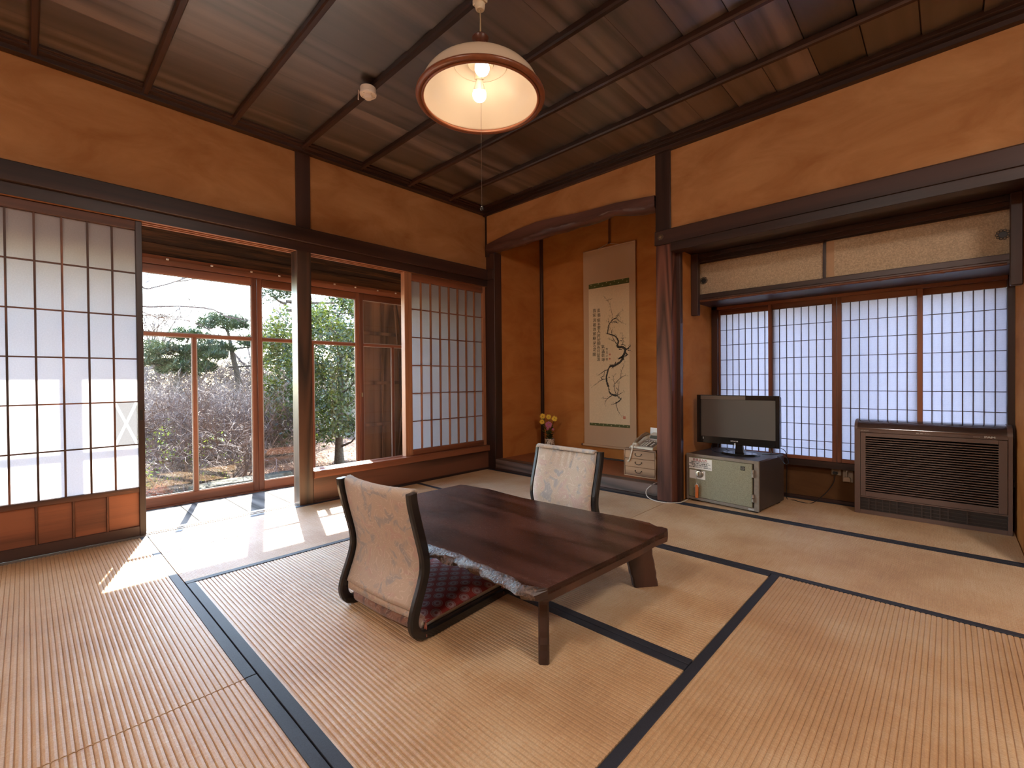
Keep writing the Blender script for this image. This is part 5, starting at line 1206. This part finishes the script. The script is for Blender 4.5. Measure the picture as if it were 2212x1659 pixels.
def pine(name, label, x, y, zb, clumps, seed, trunk=None, size=.09, dens=420, group=None):
    rd = random.Random(seed); t = empty(name, (x, y, zb), label, 'tree', group)
    top = max(c[2] for c in clumps)
    if trunk: build(MB().tube(trunk, [.11*(1-.7*i/(len(trunk)-1)) for i in range(len(trunk))], 7), 'trunk', BKM, t, smooth=True)
    for (px, py, pz, R_, fl_) in clumps:
        m = MB()
        for _ in range(int(dens*R_*R_*3)):
            a = rd.uniform(0, 6.28); q = math.sqrt(rd.random())*R_; c = Vector((px+q*math.cos(a), py+q*math.sin(a), pz+fl_*1.5*R_*math.sqrt(max(0, 1-(q/R_)**2))*rd.uniform(-.4, 1)+.16*mnoise.noise(Vector((px*7+math.cos(a)*q*5, math.sin(a)*q*5, pz*3)))))
            for k in range(5):
                d = Vector((rd.gauss(0, 1), rd.gauss(0, 1), abs(rd.gauss(.6, .8)))).normalized(); s_ = d.orthogonal().normalized()*size*.055; m.add([c-s_, c+s_, c+d*size*rd.uniform(.7, 1.2)], [(0, 1, 2)])
        build(m, 'needle_pad', NEED, t, fix=False, kind='stuff')
        if trunk: build(MB().tube([(trunk[-1][0], trunk[-1][1], pz-.12*R_-.1), ((px+trunk[-1][0])/2, (py+trunk[-1][1])/2, pz-.1), (px, py, pz-.02)], [.035, .025, .012], 5), 'limb', BKM, t, fix=False)
pine('cloud_pruned_pine', 'cloud pruned pine rising above the bare shrubs, left of the door stiles', -11, .85, GZ, [(-11, .55, 2.42, .62, .35), (-11.2, 1.55, 1.95, .60, .35), (-11, .3, 1.75, .55, .3), (-11.2, 2.0, 1.45, .5, .3)], 21, [(-11, .8, GZ), (-11.1, .95, .8), (-11, .75, 1.7), (-11, .65, 2.3)], .13, 800, 'pines in the garden')
pine('cloud_pruned_pine', 'dark cloud pruned pine at the far left of the glass doors', -10, -.75, GZ, [(-10, -.45, 1.98, .42, .3), (-10, -.95, 1.62, .5, .3), (-10.1, -.1, 1.55, .5, .3), (-10, -1.2, 1.35, .4, .3), (-10, -.5, 1.2, .6, .3)], 22, [(-10, -.6, GZ), (-10, -.7, .8), (-10, -.5, 1.8)], .13, 800, 'pines in the garden')
pine('overhanging_pine', 'pine limb with loose needle pads hanging over the evergreen tree', -6.4, 2.6, GZ, [(-6.2, .45, 2.75, .40, .5), (-6.2, .15, 2.55, .32, .5), (-6.4, .95, 3.0, .5, .4), (-6.3, 1.7, 2.62, .40, .4), (-6.4, 2.3, 2.45, .42, .4), (-6.4, 2.0, 3.1, .5, .4), (-6.3, .1, 3.15, .4, .4)], 23, [(-6.6, 4.6, GZ), (-6.5, 4.5, 1.6), (-6.5, 3.6, 2.5), (-6.4, 2.6, 2.75), (-6.35, 1.7, 2.70), (-6.3, 1.0, 2.85), (-6.2, .4, 2.72)], .12, 520, 'pines in the garden')
# bare trees far behind and a maple reaching in from the left
def bare_tree(label, x, y, h, seed, r=.05, depth=5, mat=TW, lean=(0, 0), group='bare trees in the distance', kids=(2, 4)):
    rd = random.Random(seed); t = empty('bare_tree', (x, y, GZ-.1), label, 'tree', group); m = MB()
    p = Vector((x, y, GZ-.1)); m.tube([p, p+Vector((lean[0]*.3, lean[1]*.3, h*.35))], [r, r*.8], 6)
    q = p+Vector((lean[0]*.3, lean[1]*.3, h*.35)); build(m, 'trunk', BKM, t)
    for k in range(5):
        a = k*1.3+rd.uniform(-.3, .3); m = MB(); twigs(m, q, Vector((math.cos(a)*.5+lean[0]*.3, math.sin(a)*.5+lean[1]*.3, 1)).normalized(), h*.30, r*.55, depth-1, rd, .5, .35, kids, .74, 3, 3); build(m, 'branch', mat, t, fix=False)
bare_tree('slender leafless tree rising behind the cloud pruned pine', -13.5, 2.0, 5.0, 31, .06, 4)
bare_tree('leafless tree behind the left side of the evergreen tree', -9.2, 2.0, 4.6, 32, .07, 5)
bare_tree('leafless tree with fine twigs at the far left of the view', -14, -.4, 4.6, 33, .06, 4)
bare_tree('leafless tree standing deep in the garden behind the door stiles', -16, 4.2, 5.2, 34, .07, 4)
rd = random.Random(41); mt = empty('maple_limbs', (-5.0, -4.2, GZ), 'thin bare maple limbs reaching into the sky from the left', 'tree')
build(MB().tube([(-5, -4.4, GZ), (-5.1, -4.2, 1.2), (-5.0, -3.9, 2.4)], [.09, .075, .05], 7), 'trunk', BKM, mt)
for zz, L, up in ((1.65, 2.0, .02), (1.95, 1.7, .05), (2.35, 1.9, .0), (2.75, 1.7, -.05)):
    m = MB(); twigs(m, Vector((-5.0, -3.2, zz)), Vector((0, 1, .12+up))  .normalized(), L, .020, 3, rd, .26, .10, (3, 4), .50, 6, 3); m.tube([(-5.05, -4.1, zz-.3), (-5.0, -3.2, zz)], [.03, .014], 5)
    build(m, 'limb', TW, mt, fix=False)
# hedge line far behind
rd = random.Random(51)
hm = MB()
for k in range(150):
    y = rd.uniform(-8, 22); x = -24+rd.uniform(-2, 2); leaves_at(hm, Vector((x, y, GZ+rd.uniform(.2, 1.9))), .9, 40, .14, rd)
build(hm, 'far_hedge', leafmat('hedge_leaf', (.05, .05, .035), (.14, .13, .08), .2), kind='stuff', label='dim mass of hedge and undergrowth closing the garden', cat='hedge', fix=False)
# stones
STN = plain('mossy_stone', (.05, .046, .034), .9, 0, .6, .2, 14, .9)
def stone(label, x, y, sx, sy, sz, seed, group='stones in the garden'):
    m = MB(); rd = random.Random(seed); nu, nv = 14, 9; off = rd.uniform(0, 50)
    def f(u, v):
        a = 2*math.pi*u; b_ = math.pi*(v-.5); p = Vector((math.cos(b_)*math.cos(a), math.cos(b_)*math.sin(a), math.sin(b_)))
        k = 1+.28*mnoise.noise(p*1.6+Vector((off, 0, 0))); p = Vector((max(-.8, min(.8, p.x*k))*sx, max(-.8, min(.8, p.y*k))*sy, max(-.6, min(.62, p.z*k))*sz)); return p+Vector((x, y, gh(x, y)+sz*.30))
    m.grid(f, nu, nv); build(m, 'garden_stone', STN, label=label, cat='stone', group=group, fix=False)
stone('long flat mossy stone in front of the shrubs, under the first glass pane', -2.85, -1.42, .22, .62, .17, 1)
stone('flat slab stone at the foot of the leftmost shrub', -3.1, -2.35, .35, .5, .10, 2)
stone('squarish dark stone just right of the door stiles', -3.05, -.90, .13, .20, .15, 3)
stone('pale slab stone behind the shrub stems', -4.1, -1.75, .3, .6, .12, 4)
stone('half buried stone under the evergreen tree', -4.9, -.2, .3, .5, .16, 5)
stone('small stone on the leaves before the evergreen trunk', -3.2, .35, .10, .14, .06, 6)
# fallen leaves
rd = random.Random(61); lm = MB()
for _ in range(9000):
    x = -1.0-6.5*rd.random()**1.3; y = rd.uniform(-3.4, 3.2); s_ = rd.uniform(.012, .028); a = Vector((rd.gauss(0, 1), rd.gauss(0, 1), rd.gauss(0, .35))).normalized(); b_ = a.cross(Vector((rd.gauss(0, .3), rd.gauss(0, .3), 1))).normalized(); p = Vector((x, y, gh(x, y)+.012))
    lm.add([p-a*s_, p+b_*s_*.5, p+a*s_, p-b_*s_*.5], [(0, 1, 2, 3)])
build(lm, 'fallen_leaves', DRY, kind='stuff', label='dry fallen leaves scattered over the garden soil', cat='leaves', fix=False)
# neighbouring roof seen between the tree and the shutter box
nh = empty('neighbour_house', (-9.6, 5.2, GZ), 'neighbouring wing with a grey sloping roof glimpsed beside the evergreen tree', 'house')
build(B(-11.5, -8.2, 4.0, 8.4, GZ, 2.5), 'wall', plain('house_wall', (.30, .24, .18), .9), nh)
RF = plain('roof_grey', (.22, .22, .24), .6, 0, .2)
build(MB().prism([(2.75, 2.18), (2.75, 2.30), (5.9, 4.25), (5.9, 4.13)], -12.2, -7.4, 'x'), 'roof_slope', RF, nh)
build(MB().prism([(9.05, 2.18), (9.05, 2.30), (5.9, 4.25), (5.9, 4.13)], -12.2, -7.4, 'x'), 'roof_slope', RF, nh)
build(MB().prism([(2.70, 2.12), (2.70, 2.20), (5.9, 4.15), (5.9, 4.07)], -7.5, -7.42, 'x'), 'barge_board', plain('board_brown', (.20, .12, .08), .7), nh)
for k in range(16):
    y = 2.8+.19*k; z = 2.31+(y-2.75)*.619
    build(B(-12.2, -7.38, y, y+.06, z-.02, z+.03), 'tile_row', RF, nh)
